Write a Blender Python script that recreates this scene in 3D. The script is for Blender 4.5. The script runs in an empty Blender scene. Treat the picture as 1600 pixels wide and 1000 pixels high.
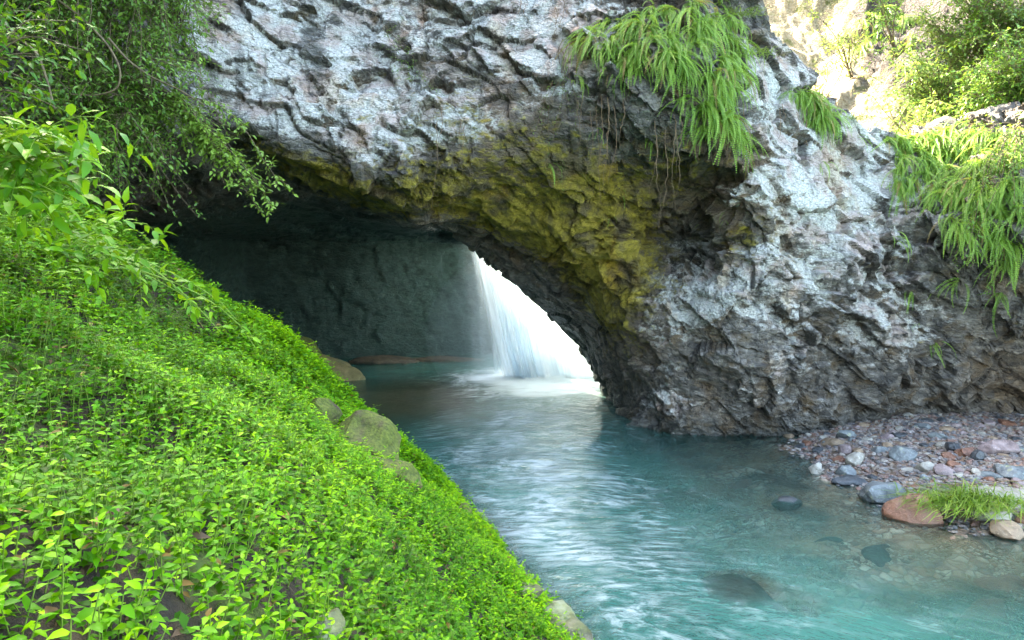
import bpy, math, random
import numpy as np
from mathutils import Vector
from mathutils.bvhtree import BVHTree
R = math.radians
rng = np.random.default_rng(7)
random.seed(7)
S = bpy.context.scene
COL = S.collection

# ------------------------------------------------------------------ camera
F = 1155.0                       # focal length in photo pixels (1600 wide)
CAMZ = 3.5
PITCH = math.atan(100 / F)
cd = bpy.data.cameras.new('camera')
cam = bpy.data.objects.new('camera', cd)
COL.objects.link(cam)
cam.location = (0, 0, CAMZ)
cam.rotation_euler = (math.pi / 2 - PITCH, 0, 0)
cd.sensor_width = 36
cd.lens = F * 36 / 1600
cd.clip_start = 0.05
cd.clip_end = 500
S.camera = cam
cp, sp = math.cos(PITCH), math.sin(PITCH)


def at(px, py, Y):
    """world point seen at photo pixel (px, py), Y metres ahead"""
    a = (px - 800) / F
    b = (500 - py) / F
    d = np.array([a, cp + b * sp, -sp + b * cp])
    t = Y / d[1]
    return np.array([d[0] * t, Y, CAMZ + d[2] * t])


def proj(P):
    P = np.asarray(P)
    x = P[..., 0]
    y = P[..., 1]
    z = P[..., 2] - CAMZ
    f = np.maximum(y * cp - z * sp, 0.1)
    u = y * sp + z * cp
    return 800 + F * x / f, 500 - F * u / f


# ------------------------------------------------------------------ world and sun
SUN_DIR = np.array([-0.535, 0.50, 0.69])
SUN_DIR /= np.linalg.norm(SUN_DIR)
W = bpy.data.worlds.new("World")
S.world = W
W.use_nodes = True
wn = W.node_tree
bg = wn.nodes['Background']
sky = wn.nodes.new('ShaderNodeTexSky')
sky.sky_type = 'NISHITA'
sky.sun_disc = False
sky.sun_elevation = math.asin(SUN_DIR[2])
sky.sun_rotation = math.atan2(SUN_DIR[0], SUN_DIR[1])
sky.air_density = 1.0
sky.dust_density = 3.0
sky.ozone_density = 1.0
wn.links.new(sky.outputs[0], bg.inputs[0])
bg.inputs[1].default_value = 0.15
sl = bpy.data.lights.new('sun', 'SUN')
sl.energy = 5.0
sl.angle = R(0.5)
sl.color = (1.0, 0.95, 0.86)
sun = bpy.data.objects.new('sun', sl)
COL.objects.link(sun)
sun.rotation_euler = Vector(SUN_DIR).to_track_quat('Z', 'Y').to_euler()
S.view_settings.view_transform = 'Standard'
S.view_settings.look = 'None'
S.view_settings.gamma = 1
S.view_settings.exposure = 3.85
S.view_settings.use_white_balance = True
S.view_settings.white_balance_temperature = 7700
S.view_settings.white_balance_tint = 6
S.cycles.max_bounces = 8
S.cycles.diffuse_bounces = 4
S.cycles.glossy_bounces = 3
S.cycles.transmission_bounces = 4
S.cycles.transparent_max_bounces = 24
S.cycles.use_denoising = True


# ------------------------------------------------------------------ numpy helpers
def h3(i, j, k, s):
    i = i.astype(np.uint32)
    j = j.astype(np.uint32)
    k = k.astype(np.uint32)
    h = i * np.uint32(374761393) + j * np.uint32(668265263) + k * np.uint32(2147483647 & 1274126177) + np.uint32(s * 974634777 & 0xffffffff)
    h = (h ^ (h >> np.uint32(13))) * np.uint32(1274126177)
    h = h ^ (h >> np.uint32(16))
    h = (h ^ (h >> np.uint32(15))) * np.uint32(2246822519)
    h = h ^ (h >> np.uint32(13))
    return (h & np.uint32(0xffffff)).astype(np.float32) / np.float32(0xffffff)


def vnoise(P, s=0):
    P = np.asarray(P, dtype=np.float32)
    b = np.floor(P).astype(np.int32)
    f = P - b
    f = f * f * (3 - 2 * f)
    r = 0
    for dx in (0, 1):
        wx = f[:, 0] if dx else 1 - f[:, 0]
        for dy in (0, 1):
            wy = f[:, 1] if dy else 1 - f[:, 1]
            for dz in (0, 1):
                wz = f[:, 2] if dz else 1 - f[:, 2]
                r = r + wx * wy * wz * h3(b[:, 0] + dx, b[:, 1] + dy, b[:, 2] + dz, s)
    return r * 2 - 1


def fbm(P, oct=4, s=0, gain=0.5):
    a, r, P = 1.0, 0, np.asarray(P, dtype=np.float32)
    for o in range(oct):
        r = r + a * vnoise(P + 17.3 * o, s + o)
        P = P * 2.03
        a *= gain
    return r


def facets(P, s=0, tilt=0.6, step=0.5):
    """angular broken-rock relief: every Voronoi cell is its own tilted facet; returns height and crack width"""
    P = np.asarray(P, dtype=np.float32)
    b = np.floor(P).astype(np.int32)
    n = len(P)
    d1 = np.full(n, 9, np.float32)
    d2 = np.full(n, 9, np.float32)
    out = np.zeros(n, np.float32)
    for dx in (-1, 0, 1):
        for dy in (-1, 0, 1):
            for dz in (-1, 0, 1):
                i, j, k = b[:, 0] + dx, b[:, 1] + dy, b[:, 2] + dz
                qx = P[:, 0] - (i + h3(i, j, k, s))
                qy = P[:, 1] - (j + h3(i, j, k, s + 1))
                qz = P[:, 2] - (k + h3(i, j, k, s + 2))
                d = qx * qx + qy * qy + qz * qz
                r1, r2 = h3(i, j, k, s + 3), h3(i, j, k, s + 4)
                v = (r1 - .5) * step + tilt * ((r2 - .5) * 2 * qx + (r1 * 7 % 1 - .5) * 2 * qy + (r2 * 5 % 1 - .5) * 2 * qz)
                m = d < d1
                d2 = np.where(m, d1, np.minimum(d2, d))
                out = np.where(m, v, out)
                d1 = np.where(m, d, d1)
    return out, np.sqrt(d2) - np.sqrt(d1)


def sstep(a, b, x):
    t = np.clip((x - a) / (b - a), 0, 1)
    return t * t * (3 - 2 * t)


def seg_dist(px, py, poly, closed=True):
    """signed distance to a 2-D polygon, positive inside (numpy broadcasting)"""
    d = np.full(np.shape(px), 1e9)
    ins = np.zeros(np.shape(px), bool)
    n = len(poly)
    for i in range(n if closed else n - 1):
        x0, y0 = poly[i]
        x1, y1 = poly[(i + 1) % n]
        ex, ey = x1 - x0, y1 - y0
        t = np.clip(((px - x0) * ex + (py - y0) * ey) / (ex * ex + ey * ey), 0, 1)
        d = np.minimum(d, (px - x0 - t * ex) ** 2 + (py - y0 - t * ey) ** 2)
        if closed:
            c = ((y0 > py) != (y1 > py)) & (px < (x1 - x0) * (py - y0) / (y1 - y0 + 1e-12) + x0)
            ins ^= c
    d = np.sqrt(d)
    return np.where(ins, d, -d) if closed else d


def mesh(name, V, faces, mats=None, attrs=None, smooth=True, parent=None, midx=None):
    """faces: list of int arrays, each (n, k)"""
    me = bpy.data.meshes.new(name)
    V = np.asarray(V, dtype=np.float32)
    faces = [np.asarray(f) for f in faces if len(f)]
    me.vertices.add(len(V))
    me.vertices.foreach_set('co', V.ravel())
    nl = sum(f.size for f in faces)
    nf = sum(len(f) for f in faces)
    me.loops.add(nl)
    me.polygons.add(nf)
    me.loops.foreach_set('vertex_index', np.concatenate([f.ravel() for f in faces]).astype(np.int32))
    tot = np.concatenate([np.full(len(f), f.shape[1]) for f in faces]).astype(np.int32)
    me.polygons.foreach_set('loop_start', np.concatenate([[0], np.cumsum(tot)[:-1]]).astype(np.int32))
    me.polygons.foreach_set('loop_total', tot)
    me.polygons.foreach_set('use_smooth', np.full(nf, smooth, dtype=bool))
    if midx is not None:
        me.polygons.foreach_set('material_index', midx.astype(np.int32))
    me.update(calc_edges=True)
    for k, a in (attrs or {}).items():
        a = np.asarray(a, dtype=np.float32)
        if a.ndim == 1:
            at_ = me.attributes.new(k, 'FLOAT', 'POINT')
            at_.data.foreach_set('value', a)
        else:
            at_ = me.attributes.new(k, 'FLOAT_VECTOR', 'POINT')
            at_.data.foreach_set('vector', a.ravel())
    for m in (mats or []):
        me.materials.append(m)
    o = bpy.data.objects.new(name, me)
    COL.objects.link(o)
    if parent is not None:
        o.parent = parent
    return o


def tag(o, label, cat, group=None, kind=None):
    if label:
        o['label'] = label
    if cat:
        o['category'] = cat
    if group:
        o['group'] = group
    if kind:
        o['kind'] = kind
    return o


def empty(name, loc=(0, 0, 0)):
    o = bpy.data.objects.new(name, None)
    o.empty_display_size = 0.1
    o.location = [float(c) for c in loc]
    COL.objects.link(o)
    return o


def grid(xs, ys, zf):
    X, Y = np.meshgrid(xs, ys, indexing='ij')
    V = np.stack([X.ravel(), Y.ravel(), zf(X.ravel(), Y.ravel())], 1)
    n, m = len(xs), len(ys)
    I = np.arange(n * m).reshape(n, m)
    Q = np.stack([I[:-1, :-1], I[1:, :-1], I[1:, 1:], I[:-1, 1:]], -1).reshape(-1, 4)
    return V, Q


# ------------------------------------------------------------------ material helpers
class NT:
    def __init__(s, name):
        s.m = bpy.data.materials.new(name)
        s.m.use_nodes = True
        s.t = s.m.node_tree
        s.t.nodes.clear()
        s.out = s.n('OutputMaterial')

    def n(s, typ, ins=None, **kw):
        nd = s.t.nodes.new('ShaderNode' + typ)
        for k, v in kw.items():
            setattr(nd, k, v)
        for k, v in (ins or {}).items():
            s.set(nd, k, v)
        return nd

    def set(s, nd, k, v):
        sock = nd.inputs[k]
        if isinstance(v, bpy.types.NodeSocket):
            s.t.links.new(v, sock)
        elif isinstance(v, bpy.types.Node):
            s.t.links.new(v.outputs[0], sock)
        else:
            if sock.type == 'RGBA' and len(v) == 3:
                v = (*v, 1)
            sock.default_value = v

    def attr(s, name, out='Fac'):
        return s.n('Attribute', attribute_name=name).outputs[out]

    def coord(s, scale=(1, 1, 1), rot=(0, 0, 0), loc=(0, 0, 0)):
        g = s.n('NewGeometry').outputs['Position']
        m = s.n('Mapping', {'Vector': g, 'Scale': scale, 'Rotation': rot, 'Location': loc})
        return m.outputs[0]

    def noise(s, vec, scale, detail=4, rough=0.55, dist=0.0, out=0):
        nd = s.n('TexNoise', {'Vector': vec, 'Scale': scale, 'Detail': detail, 'Roughness': rough, 'Distortion': dist})
        return nd.outputs[out]

    def vor(s, vec, scale, feature='F1', out=0, rand=1.0):
        nd = s.n('TexVoronoi', {'Vector': vec, 'Scale': scale, 'Randomness': rand}, feature=feature)
        return nd.outputs[out]

    def ramp(s, fac, stops, interp='LINEAR'):
        nd = s.n('ValToRGB', {'Fac': fac})
        cr = nd.color_ramp
        cr.interpolation = interp
        while len(cr.elements) < len(stops):
            cr.elements.new(0.5)
        for e, (p, c) in zip(cr.elements, stops):
            e.position = p
            e.color = (*c, 1) if hasattr(c, '__len__') else (c, c, c, 1)
        return nd.outputs[0]

    def mix(s, fac, a, b, blend='MIX'):
        nd = s.n('Mix', data_type='RGBA', blend_type=blend)
        s.set(nd, 0, fac)
        s.set(nd, 6, a)
        s.set(nd, 7, b)
        return nd.outputs[2]

    def math(s, op, a, b=0.0, c=0.0, clamp=False):
        nd = s.n('Math', operation=op, use_clamp=clamp)
        s.set(nd, 0, a)
        s.set(nd, 1, b)
        s.set(nd, 2, c)
        return nd.outputs[0]

    def rng(s, v, a, b, c=0.0, d=1.0, smooth=True):
        nd = s.n('MapRange', {'Value': v, 'From Min': a, 'From Max': b, 'To Min': c, 'To Max': d})
        if smooth:
            nd.interpolation_type = 'SMOOTHSTEP'
        return nd.outputs[0]

    def bump(s, h, dist, strength=1.0, normal=None):
        nd = s.n('Bump', {'Height': h, 'Distance': dist, 'Strength': strength})
        if normal is not None:
            s.set(nd, 'Normal', normal)
        return nd.outputs[0]

    def finish(s, sh):
        s.t.links.new(sh if isinstance(sh, bpy.types.NodeSocket) else sh.outputs[0], s.out.inputs[0])
        return s.m


def mat_rock():
    t = NT('fractured_rock')
    P = t.coord()
    # strata dip down to the right
    A = t.coord(scale=(0.75, 1.0, 1.7), rot=(0, R(32), 0))
    n1 = t.noise(A, 1.1, 6, 0.6)
    n2 = t.noise(A, 5.0, 6, 0.65)
    n3 = t.noise(P, 26, 4, 0.6)
    v1 = t.vor(A, 7.0, 'DISTANCE_TO_EDGE')
    v2 = t.vor(A, 19.0, 'DISTANCE_TO_EDGE')
    fc = t.vor(A, 7.0, 'F1', 1)
    moss, lich, wet, warm = t.attr('moss'), t.attr('lichen'), t.attr('wet'), t.attr('warm')
    crack = t.attr('crack')
    base = t.ramp(n2, [(0.3, (.055, .05, .046)), (0.5, (.20, .185, .165)), (0.7, (.40, .38, .35))])
    base = t.mix(t.rng(t.noise(P, 3.1, 3), .45, .7), base, (.15, .105, .06))
    base = t.mix(t.math('MULTIPLY', warm, .75), base, t.ramp(n2, [(.3, (.13, .07, .03)), (.7, (.42, .28, .15))]))
    base = t.mix(t.rng(t.n('SeparateColor', {0: fc}).outputs[0], .0, 1, 0, .5), base, (.05, .05, .055))
    # lichen: broken pale patches
    lm = t.math('ADD', t.math('MULTIPLY', n2, .7), t.math('ADD', t.math('MULTIPLY', n3, .18), t.math('MULTIPLY', n1, .52)))
    lm = t.math('ADD', lm, t.math('MULTIPLY', lich, .42))
    lmask = t.rng(lm, .87, 1.03)
    lcol = t.ramp(n3, [(.3, (.30, .31, .30)), (.6, (.62, .62, .59))])
    lcol = t.mix(t.rng(t.noise(P, 2.2, 4), .45, .65), lcol, (.45, .37, .34))
    base = t.mix(t.math('MULTIPLY', lmask, t.rng(lich, 0.0, .25)), base, lcol)
    # moss
    mm = t.math('ADD', t.math('MULTIPLY', moss, 1.1), t.math('MULTIPLY', t.math('SUBTRACT', n2, .5), 2.6))
    mcol = t.ramp(t.noise(P, 8, 5, .7), [(.3, (.09, .08, .012)), (.5, (.30, .235, .02)), (.68, (.52, .42, .05))])
    mcol = t.mix(t.rng(moss, .75, 1.0, 0, .6), mcol, t.ramp(t.noise(P, 10, 5, .7), [(.3, (.16, .12, .012)), (.65, (.60, .47, .05))]))
    mcol = t.mix(t.rng(t.noise(P, 1.6, 3), .5, .66), mcol, t.ramp(n3, [(.3, (.07, .05, .02)), (.7, (.22, .17, .08))]))
    base = t.mix(t.rng(mm, .30, .80, 0, .9), base, mcol)
    ck = t.math('MAXIMUM', t.rng(v1, 0, .03, .55, 1), t.rng(t.noise(P, 2.6, 3), .42, .55))
    stn = t.noise(t.coord(scale=(1.5, 1.5, .22)), 1.7, 5, .6)
    base = t.mix(t.rng(stn, .54, .68, 0, .6), base, (.035, .032, .03))
    base = t.mix(t.rng(t.noise(t.coord(scale=(1.2, 1.2, .5)), 1.1, 4, .55, .5), .52, .66, 0, .55), base, t.mix(1.0, base, (.95, .70, .48), 'MULTIPLY'))
    base = t.mix(1.0, base, ck, 'MULTIPLY')
    base = t.mix(t.math('MULTIPLY', crack, .75), base, (.022, .018, .014))
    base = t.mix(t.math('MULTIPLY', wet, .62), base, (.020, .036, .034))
    base = t.mix(t.math('MULTIPLY', t.attr('painted_bounce'), .9), base, t.ramp(n2, [(.35, (.009, .034, .031)), (.65, (.032, .08, .070))]))  # teal bounce and mist light painted into the cave rock colour
    hgt = t.math('ADD', t.math('MULTIPLY', t.n('SeparateColor', {0: fc}).outputs[1], .5),
                 t.math('ADD', t.math('MULTIPLY', t.rng(v1, 0, .12), .10), t.math('MULTIPLY', t.rng(v2, 0, .15), .07)))
    hgt = t.math('ADD', hgt, t.math('MULTIPLY', n3, .12))
    hgt = t.math('ADD', hgt, t.math('MULTIPLY', n2, .6))
    hgt = t.math('ADD', hgt, t.math('MULTIPLY', t.math('MULTIPLY', t.noise(P, 55, 3, .7), t.rng(mm, .35, .65)), .35))
    b = t.bump(hgt, 0.13, 1.0)
    rough = t.math('SUBTRACT', .8, t.math('MULTIPLY', wet, .5))
    p = t.n('BsdfPrincipled', {'Base Color': base, 'Roughness': rough, 'Normal': b, 'Specular IOR Level': .45})
    return t.finish(p)


def mat_soil():
    t = NT('bank_soil')
    P = t.coord()
    n = t.noise(P, 6, 6, .65)
    n2 = t.noise(P, 30, 4, .6)
    c = t.ramp(n, [(.3, (.008, .006, .003)), (.5, (.028, .018, .009)), (.68, (.075, .048, .022))])
    c = t.mix(t.rng(t.noise(P, 2.2, 4), .5, .62), c, t.ramp(n2, [(.3, (.03, .05, .006)), (.7, (.11, .16, .02))]))
    p = t.n('BsdfPrincipled', {'Base Color': c, 'Roughness': .9, 'Normal': t.bump(t.math('ADD', n, t.math('MULTIPLY', n2, .4)), .08)})
    return t.finish(p)


def mat_hill():
    t = NT('hillside_earth')
    P = t.coord()
    n = t.noise(P, 1.6, 7, .65)
    n2 = t.noise(P, 12, 5, .65)
    c = t.ramp(n2, [(.3, (.26, .19, .11)), (.55, (.52, .42, .28)), (.75, (.68, .6, .45))])
    c = t.mix(t.rng(n, .52, .64), c, (.16, .17, .045))
    rk = t.attr('rocky')
    rc = t.ramp(n2, [(.35, (.02, .017, .017)), (.55, (.07, .055, .05)), (.7, (.18, .16, .17))])
    c = t.mix(t.math('MULTIPLY', rk, 1.0), c, rc)
    p = t.n('BsdfPrincipled', {'Base Color': c, 'Roughness': .9, 'Normal': t.bump(n2, .3, .9)})
    return t.finish(p)


def mat_leaf(name, c0, c1, c2, transl=.35, rough=.42, spec=.5, brown=0.03):
    """c0..c2 along the per-leaf value stored on the mesh"""
    t = NT(name)
    v = t.attr('leafval')
    c = t.ramp(v, [(0.0, (.16, .09, .02)), (brown, (.22, .17, .03)), (brown + .01, c0), (.5, c1), (1.0, c2)])
    P = t.coord()
    n = t.noise(P, 1.3, 3)
    c = t.mix(t.rng(n, .35, .7, 0, .45), c, c0)
    d = t.n('BsdfPrincipled', {'Base Color': c, 'Roughness': rough, 'Specular IOR Level': spec})
    tc = t.mix(.5, c, (.5, .6, .05), 'MIX')
    tr = t.n('BsdfTranslucent', {'Color': t.mix(.55, c, tc)})
    return t.finish(t.n('MixShader', {0: transl, 1: d.outputs[0], 2: tr.outputs[0]}))


def mat_frond(name, c0, c1):
    t = NT(name)
    r = t.n('ObjectInfo').outputs['Random']
    v = t.math('ADD', t.math('MULTIPLY', r, .6), t.math('MULTIPLY', t.noise(t.coord(), 9, 2), .6))
    c = t.ramp(v, [(.2, c0), (.9, c1)])
    d = t.n('BsdfPrincipled', {'Base Color': c, 'Roughness': .5})
    tr = t.n('BsdfTranslucent', {'Color': t.mix(.4, c, (.5, .6, .08))})
    return t.finish(t.n('MixShader', {0: .35, 1: d.outputs[0], 2: tr.outputs[0]}))


def mat_bark(name, a, b):
    t = NT(name)
    n = t.noise(t.coord(scale=(1, 1, .4)), 30, 4)
    c = t.ramp(n, [(.3, a), (.7, b)])
    return t.finish(t.n('BsdfPrincipled', {'Base Color': c, 'Roughness': .8, 'Normal': t.bump(n, .01)}))


def mat_stone(name, a, b, rough=.55, moss=0.0, lich=0.0, scale=5):
    t = NT(name)
    P = t.coord()
    n = t.noise(P, scale, 6, .65)
    n2 = t.noise(P, scale * 6, 4, .6)
    c = t.ramp(n, [(.3, a), (.7, b)])
    c = t.mix(t.rng(n2, .55, .75, 0, .5), c, tuple(min(1, x * 1.9) for x in b))
    if lich:
        c = t.mix(t.rng(t.noise(P, scale * 1.3, 5), .62 - lich * .3, .7 - lich * .3), c, (.30, .32, .22))
    if moss:
        z = t.n('SeparateXYZ', {0: t.n('NewGeometry').outputs['Normal']}).outputs[2]
        mk = t.math('MULTIPLY', t.rng(t.noise(P, 3.5, 5), .28, .5), t.rng(z, -.6, .2))
        c = t.mix(t.math('MULTIPLY', mk, moss), c, t.ramp(n2, [(.3, (.03, .05, .005)), (.7, (.14, .17, .02))]))
    b_ = t.bump(t.math('ADD', n, t.math('MULTIPLY', n2, .25)), .05, .8)
    return t.finish(t.n('BsdfPrincipled', {'Base Color': c, 'Roughness': rough, 'Normal': b_}))


def mat_pebbles():
    t = NT('pebbles')
    v = t.attr('leafval')
    n = t.noise(t.coord(), 40, 3)
    c = t.ramp(v, [(0, (.07, .08, .09)), (.2, (.18, .2, .23)), (.35, (.3, .14, .1)), (.5, (.36, .27, .24)),
                   (.65, (.42, .4, .4)), (.8, (.25, .19, .13)), (1, (.6, .57, .52))])
    c = t.mix(.4, c, (.17, .14, .12))
    c = t.mix(t.rng(n, .3, .7, 0, .6), c, t.mix(1, c, (.45, .42, .4), 'MULTIPLY'))
    return t.finish(t.n('BsdfPrincipled', {'Base Color': c, 'Roughness': .5}))


def mat_bed():
    t = NT('gravel_bed')
    P = t.coord()
    P = t.mix(.12, P, t.n('TexNoise', {'Vector': P, 'Scale': 5.0, 'Detail': 3}).outputs[1])
    big = t.rng(t.noise(P, 1.7, 3), .5, .54)
    v = t.mix(big, t.vor(P, 21, 'F1', 1), t.vor(P, 8, 'F1', 1))
    e = t.mix(big, t.vor(P, 21, 'DISTANCE_TO_EDGE'), t.vor(P, 8, 'DISTANCE_TO_EDGE'))
    r = t.n('SeparateColor', {0: v}).outputs[0]
    c = t.ramp(r, [(0, (.10, .09, .08)), (.35, (.32, .18, .12)), (.6, (.42, .33, .25)), (1, (.55, .47, .38))])
    c = t.mix(t.rng(e, 0, .12, .8, 0), c, (.08, .055, .04))
    c = t.mix(t.rng(t.noise(P, 1.1, 4), .40, .58, 0, .8), c, (.30, .19, .12))
    c = t.mix(t.rng(t.noise(P, .7, 3), .5, .62, 0, .75), c, (.05, .05, .045))
    return t.finish(t.n('BsdfPrincipled', {'Base Color': c, 'Roughness': .7, 'Normal': t.bump(t.rng(e, 0, .3), .03)}))


def mat_water():
    t = NT('milky_teal_water')
    dep = t.attr('depth')
    foam_glint = t.attr('foam_glint')
    agi = t.attr('agitated')
    fl = t.attr('flow', 'Vector')          # coordinates bent along the current
    w1 = t.noise(t.n('Mapping', {'Vector': fl, 'Scale': (.8, 1.5, 1)}), 1.9, 5, .6, .25)
    w2 = t.noise(t.n('Mapping', {'Vector': fl, 'Scale': (.8, 1.4, 1)}), 7.0, 4, .65, .4)
    w3 = t.noise(t.coord(), 9, 3, .5, .4)
    h = t.math('ADD', t.math('MULTIPLY', w1, 1.0), t.math('MULTIPLY', w2, .55))
    h = t.math('ADD', t.math('MULTIPLY', h, t.math('ADD', t.math('MULTIPLY', agi, .45), .045)), t.math('MULTIPLY', w3, .05))
    nrm = t.bump(h, .16, 1.0)
    # turbid water: how much of the bed is hidden follows the real depth
    tr = t.math('POWER', 2.718, t.math('MULTIPLY', dep, -1.9))
    op = t.math('SUBTRACT', 1.0, t.math('MULTIPLY', tr, .97))
    body = t.mix(t.rng(t.noise(t.coord(), .45, 4), .3, .7), (.022, .105, .088), (.045, .175, .145))
    body = t.mix(t.attr('brown'), body, (.035, .040, .012))
    # bent bubble streaks, doubling as painted highlights of reflected sky
    st = t.noise(t.n('Mapping', {'Vector': fl, 'Scale': (1.0, 2.6, 1)}), 3.0, 6, .7, .5)
    st2 = t.noise(t.n('Mapping', {'Vector': fl, 'Scale': (1.0, .5, 1)}), 1.2, 4, .6, .6)
    fm = t.math('MULTIPLY', t.rng(t.math('ADD', st, t.math('MULTIPLY', foam_glint, .25)), .50, .74), t.rng(st2, .35, .65, .25, 1))
    fm = t.math('MULTIPLY', fm, t.math('MINIMUM', t.math('MULTIPLY', foam_glint, 1.3), .7))
    fm = t.math('MAXIMUM', fm, t.rng(foam_glint, .5, 1.05))
    col = t.mix(fm, body, (.72, .80, .82))
    dif = t.n('BsdfDiffuse', {'Color': col})
    tra = t.n('BsdfTransparent', {'Color': (.80, .95, .93)})
    under = t.n('MixShader', {0: t.math('MAXIMUM', op, fm), 1: tra.outputs[0], 2: dif.outputs[0]})
    gl = t.n('BsdfGlossy', {'Color': (1, 1, 1), 'Roughness': .12, 'Normal': nrm})
    fr = t.n('Fresnel', {'IOR': 1.33, 'Normal': nrm})
    sh = t.n('MixShader', {0: t.math('MULTIPLY', fr.outputs[0], t.math('SUBTRACT', 1, t.math('MULTIPLY', fm, .8))), 1: under.outputs[0], 2: gl.outputs[0]})
    return t.finish(sh)


def mat_fall(dens=1.0):
    t = NT('falling_water')
    u = t.attr('strand', 'Vector')
    n = t.noise(t.n('Mapping', {'Vector': u, 'Scale': (3.2, .09, 1)}), 1.6, 3, .5, .1)
    n2 = t.noise(t.n('Mapping', {'Vector': u, 'Scale': (2.2, .12, 1)}), 1.2, 3, .5, .2)
    a = t.rng(t.math('ADD', t.math('MULTIPLY', n, .75), t.math('MULTIPLY', n2, .8)), .52, .95)
    e = t.attr('body')
    a = t.math('ADD', t.math('MULTIPLY', a, e), t.math('MULTIPLY', t.math('MULTIPLY', e, e), .5), clamp=True)
    d = t.n('BsdfDiffuse', {'Color': (.84, .94, 1.0)})
    tl = t.n('BsdfTranslucent', {'Color': (.84, .94, 1.0)})
    w = t.n('MixShader', {0: .5, 1: d.outputs[0], 2: tl.outputs[0]})
    tp = t.n('BsdfTransparent')
    return t.finish(t.n('MixShader', {0: a, 1: tp.outputs[0], 2: w.outputs[0]}))


M_ROCK = mat_rock()
M_SOIL = mat_soil()
M_HILL = mat_hill()
M_BED = mat_bed()
M_WATER = mat_water()
M_FALL = mat_fall()
M_GROUNDLEAF = mat_leaf('groundcover_leaf', (.012, .07, .002), (.085, .29, .003), (.33, .58, .006), .3, .5, spec=.18, brown=.015)
M_BROADLEAF = mat_leaf('broad_leaf', (.02, .12, .004), (.09, .30, .005), (.30, .55, .01), .4, .45, brown=.02)
M_SMALLLEAF = mat_leaf('small_leaf', (.04, .12, .015), (.10, .25, .03), (.26, .42, .06), .35, .45, brown=.02)
M_SHRUBLEAF = mat_leaf('shrub_leaf', (.05, .12, .03), (.12, .24, .05), (.30, .40, .08), .35, .4, brown=.04)
M_GRASS = mat_leaf('grass_blade', (.06, .14, .01), (.15, .30, .02), (.35, .42, .08), .3, .5, brown=.03)
M_FROND = mat_frond('fern_frond', (.10, .24, .03), (.28, .46, .07))
M_DRYFROND = mat_bark('dry_roots', (.09, .055, .03), (.26, .17, .10))
M_BARK = mat_bark('bark', (.05, .035, .02), (.2, .15, .08))
M_STEM = mat_bark('green_stem', (.10, .20, .02), (.25, .36, .05))

# ------------------------------------------------------------------ ground heights
XW = np.array([(-6, 3.4), (0, 2.3), (3, 1.55), (5, 1.05), (6.7, .52), (8, .05), (9.5, -.48), (11, -.98), (12, -1.8),
               (12.7, -2.9), (13.4, -4.4), (14.5, -6.2), (17, -9.5), (30, -12)])


def xw(y):
    return np.interp(y, XW[:, 0], XW[:, 1])


def bank_h(x, y):
    P = np.stack([x, y, 0 * x], 1)
    d = xw(y) - x
    d = d + .18 * fbm(P * .9, 3, 40) * np.clip(d + .6, 0, 1)
    h = np.where(d > 0, .86 * d - .2 * np.maximum(0, d - 2.6) + .18 * (1 - np.exp(-np.maximum(d, 0) / .18)), 1.6 * d)
    h = h + 2.5 * np.maximum(0, np.interp(y, [0, 3, 8, 12], [-4.2, -4.6, -5.6, -8.2]) - x)  # unseen left slope steepened here to keep sun off the bank
    h = h + np.clip(d, 0, 1) * (.16 * fbm(P * 1.1, 4, 50) + .25 * fbm(P * .35, 2, 55))
    return np.maximum(h, -1.8)


BAR = [(5.75, 14.6), (5.2, 12.6), (5.35, 11.4), (5.35, 10.2), (5.9, 9.5), (7.0, 9.15), (15, 8.6), (18, 12), (18, 17), (5.9, 17)]


def bed_h(x, y):
    P = np.stack([x, y, 0 * x], 1)
    s = seg_dist(x, y, BAR) + .18 * fbm(P * 1.3, 3, 60)
    h = np.where(s > 0, .16 * np.minimum(s, 2.0) + .03, np.where(s > -2.2, .11 * s, .11 * -2.2 + .35 * (s + 2.2)) + .02)
    h = h + .05 * fbm(P * 2.2, 3, 61) * sstep(.5, -.3, s)
    return np.maximum(h, -1.7)


V, Q = grid(np.linspace(-19, 3.6, 420), np.linspace(-6, 16, 400), bank_h)
bank = tag(mesh('ground', V, [Q], [M_SOIL]), None, None, kind='structure')
bank_bvh = BVHTree.FromPolygons(V.tolist(), Q.tolist())


def bedbase(x, y):
    P = np.stack([x, y, 0 * x], 1)
    return bed_h(x, y) + .02 * fbm(P * 8, 2, 5)


V, Q = grid(np.linspace(-14, 22, 420), np.linspace(-8, 30, 420), bedbase)
bed = tag(mesh('riverbed', V, [Q], [M_BED]), None, None, kind='structure')

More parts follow.
